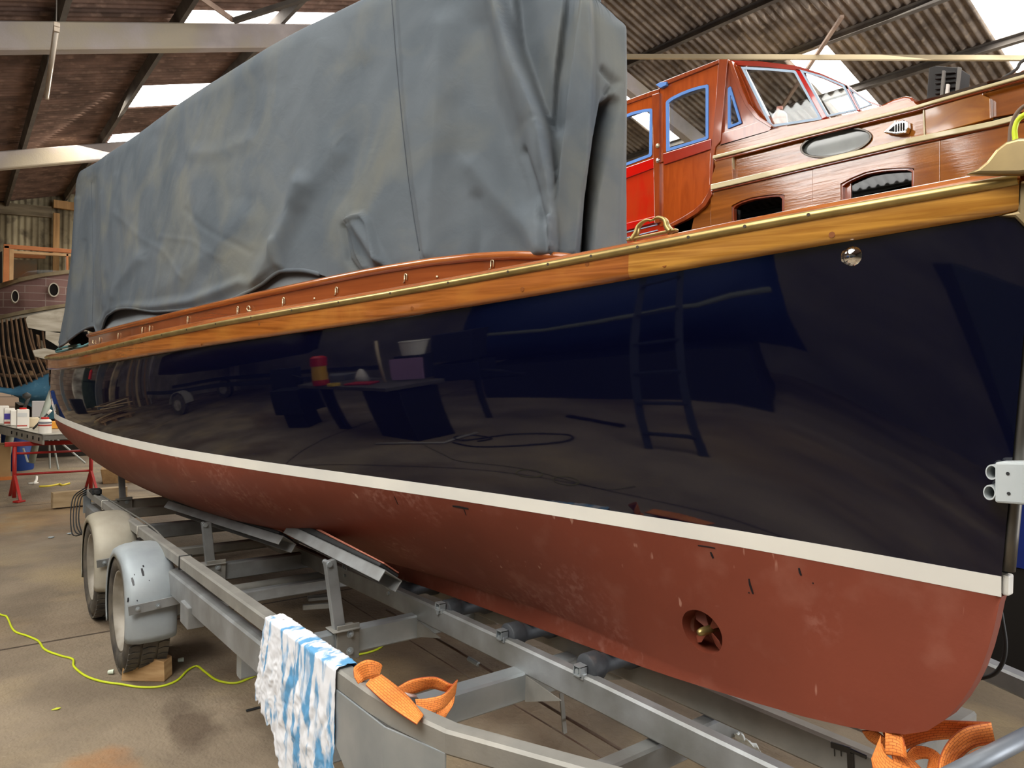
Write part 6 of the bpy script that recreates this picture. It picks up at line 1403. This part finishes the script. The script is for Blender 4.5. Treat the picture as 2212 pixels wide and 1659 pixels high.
# posts, panels and clutter along the far left corner
post_defs = [(-1.3, 18.6, .22, 3.4, '#6f7a80', 'steel'), (-2.0, 18.2, .34, 3.4, '#d6cfbf', 'white-washed'), (-2.75, 18.4, .3, 3.0, '#a08a6c', 'timber'), (-3.1, 16.6, .5, 2.6, '#565f62', 'grey'), (-3.6, 15.6, .26, 2.4, '#b9a37f', 'pale timber')]
for k, (x, y, w, h, c, nm) in enumerate(post_defs):
    thing(MB().box((x, y, h/2), (w, .2, h)), 'shed_post', mat('post_%d' % k, c, .85, col2='#7d7466', scale=3), 'tall %s post in the far corner, seen in the hull reflection' % nm, 'post', bevel=.01)
thing(MB().box((-2.6, 17.6, .8), (1.1, .1, 1.3)).box((-2.3, 17.5, 1.7), (.5, .1, .6)), 'green_panel', mat('green_panel', '#3b4a38', .8, col2='#2d3a2c', scale=4), 'dark green panel leaning in the far corner, seen in the hull reflection', 'panel')
thing(MB().box((-4.2, 17.4, .5), (.9, .5, 1.0)).box((-4.2, 17.4, 1.2), (.6, .5, .4)), 'tool_chest', mat('brown_chest', '#4a3c30', .8), 'dark brown chest in the far corner, seen in the hull reflection', 'chest', bevel=.02)
thing(MB().lathe((-2.5, 17.2, 1.5), (0, 0, 1), [(.001, 0), (.13, 0), (.13, .35), (.05, .45), (.001, .45)], 16), 'red_cylinder', redc, 'red cylinder high on the clutter in the far corner, seen in the hull reflection', 'cylinder')
for k in range(6):
    x = -4.0-.26*k; thing(MB().beam((x, 14.6, 0), (x-.10, 15.2, 2.2), .10, .04), 'leaning_board', mat('lean_%d' % k, ['#a78b66', '#7c6850', '#c0a67e', '#5f5345', '#9a7b55', '#8c8374'][k], .85), 'board leaning in a row against the far corner, seen in the hull reflection', 'timber') ['group'] = 'boards leaning in the far corner'
thing(MB().box((-1.6, 17.2, .3), (.5, .4, .6)), 'blue_crate', dk2, 'dark crate at the foot of the corner posts, seen in the hull reflection', 'crate', bevel=.02)
# covered blue boat and step ladder beside the bow
cb2 = empty('covered_boat', (-5.2, 2.2, 0), 'boat under a dark blue sheet opposite the bow, seen in the hull reflection', 'boat')
mb = MB(); rings = []
for k in range(15):
    y = 1.2+3.6*k/14; t = (k/14-.5)/.5; w = 1.0*max(.1, 1-abs(t)**3); rings.append([(-5.2-w, y, 1.2), (-5.2-w*.6, y, 2.1-.3*t*t), (-5.2, y, 2.45-.3*t*t), (-5.2+w*.6, y, 2.1-.3*t*t), (-5.2+w, y, 1.2), (-5.2, y, .7)])
mb.loft(rings, True, True); mb.build('blue_sheet', mat('blue_sheet', '#142c5c', .6), cb2, smooth=True)
MB().box((-5.2, 3.0, .35), (1.6, 2.6, .7)).build('boat_cradle', dk2, cb2)
MB().tube([(-4.25, 1.3, 1.45), (-4.12, 2.2, 1.30), (-4.12, 3.6, 1.32), (-4.25, 4.6, 1.45)], .03, 8).build('pale_rubbing_rope', mat('pale_rope', '#6d7263', .8), cb2, smooth=True)
lad = empty('step_ladder', (-3.0, 2.0, 0), 'bluish aluminium ladder opposite the bow, seen in the hull reflection', 'ladder')
lm = mat('ladder_alloy', '#1b2230', .7, metal=.0)
for dx in (0, .38): MB().beam((-2.2-.0, 2.0+dx, 0), (-3.1, 2.25+dx*.8, 2.2), .06, .03).build('ladder_rail', lm, lad)
for k in range(7): t = (k+.5)/7; MB().beam((-2.2-.9*t, 2.0+.25*t, 2.2*t), (-2.2-.9*t, 2.38+.17*t, 2.2*t), .08, .02).build('rung', lm, lad)
thing(MB().box((-5.8, -1.2, 1.1), (1.6, 2.2, 2.2)), 'dark_cabinet', mat('dark_green_cabinet', '#1d2425', .7), 'tall dark cabinet opposite the stem, seen in the hull reflection', 'cabinet', bevel=.03)
thing(MB().box((-6.2, -4.2, 1.0), (1.2, 2.2, 2.0)), 'shrouded_stack', mat('grey_shroud', '#4b5058', .8), 'grey shrouded stack opposite the stem, seen in the hull reflection', 'stack', bevel=.1)
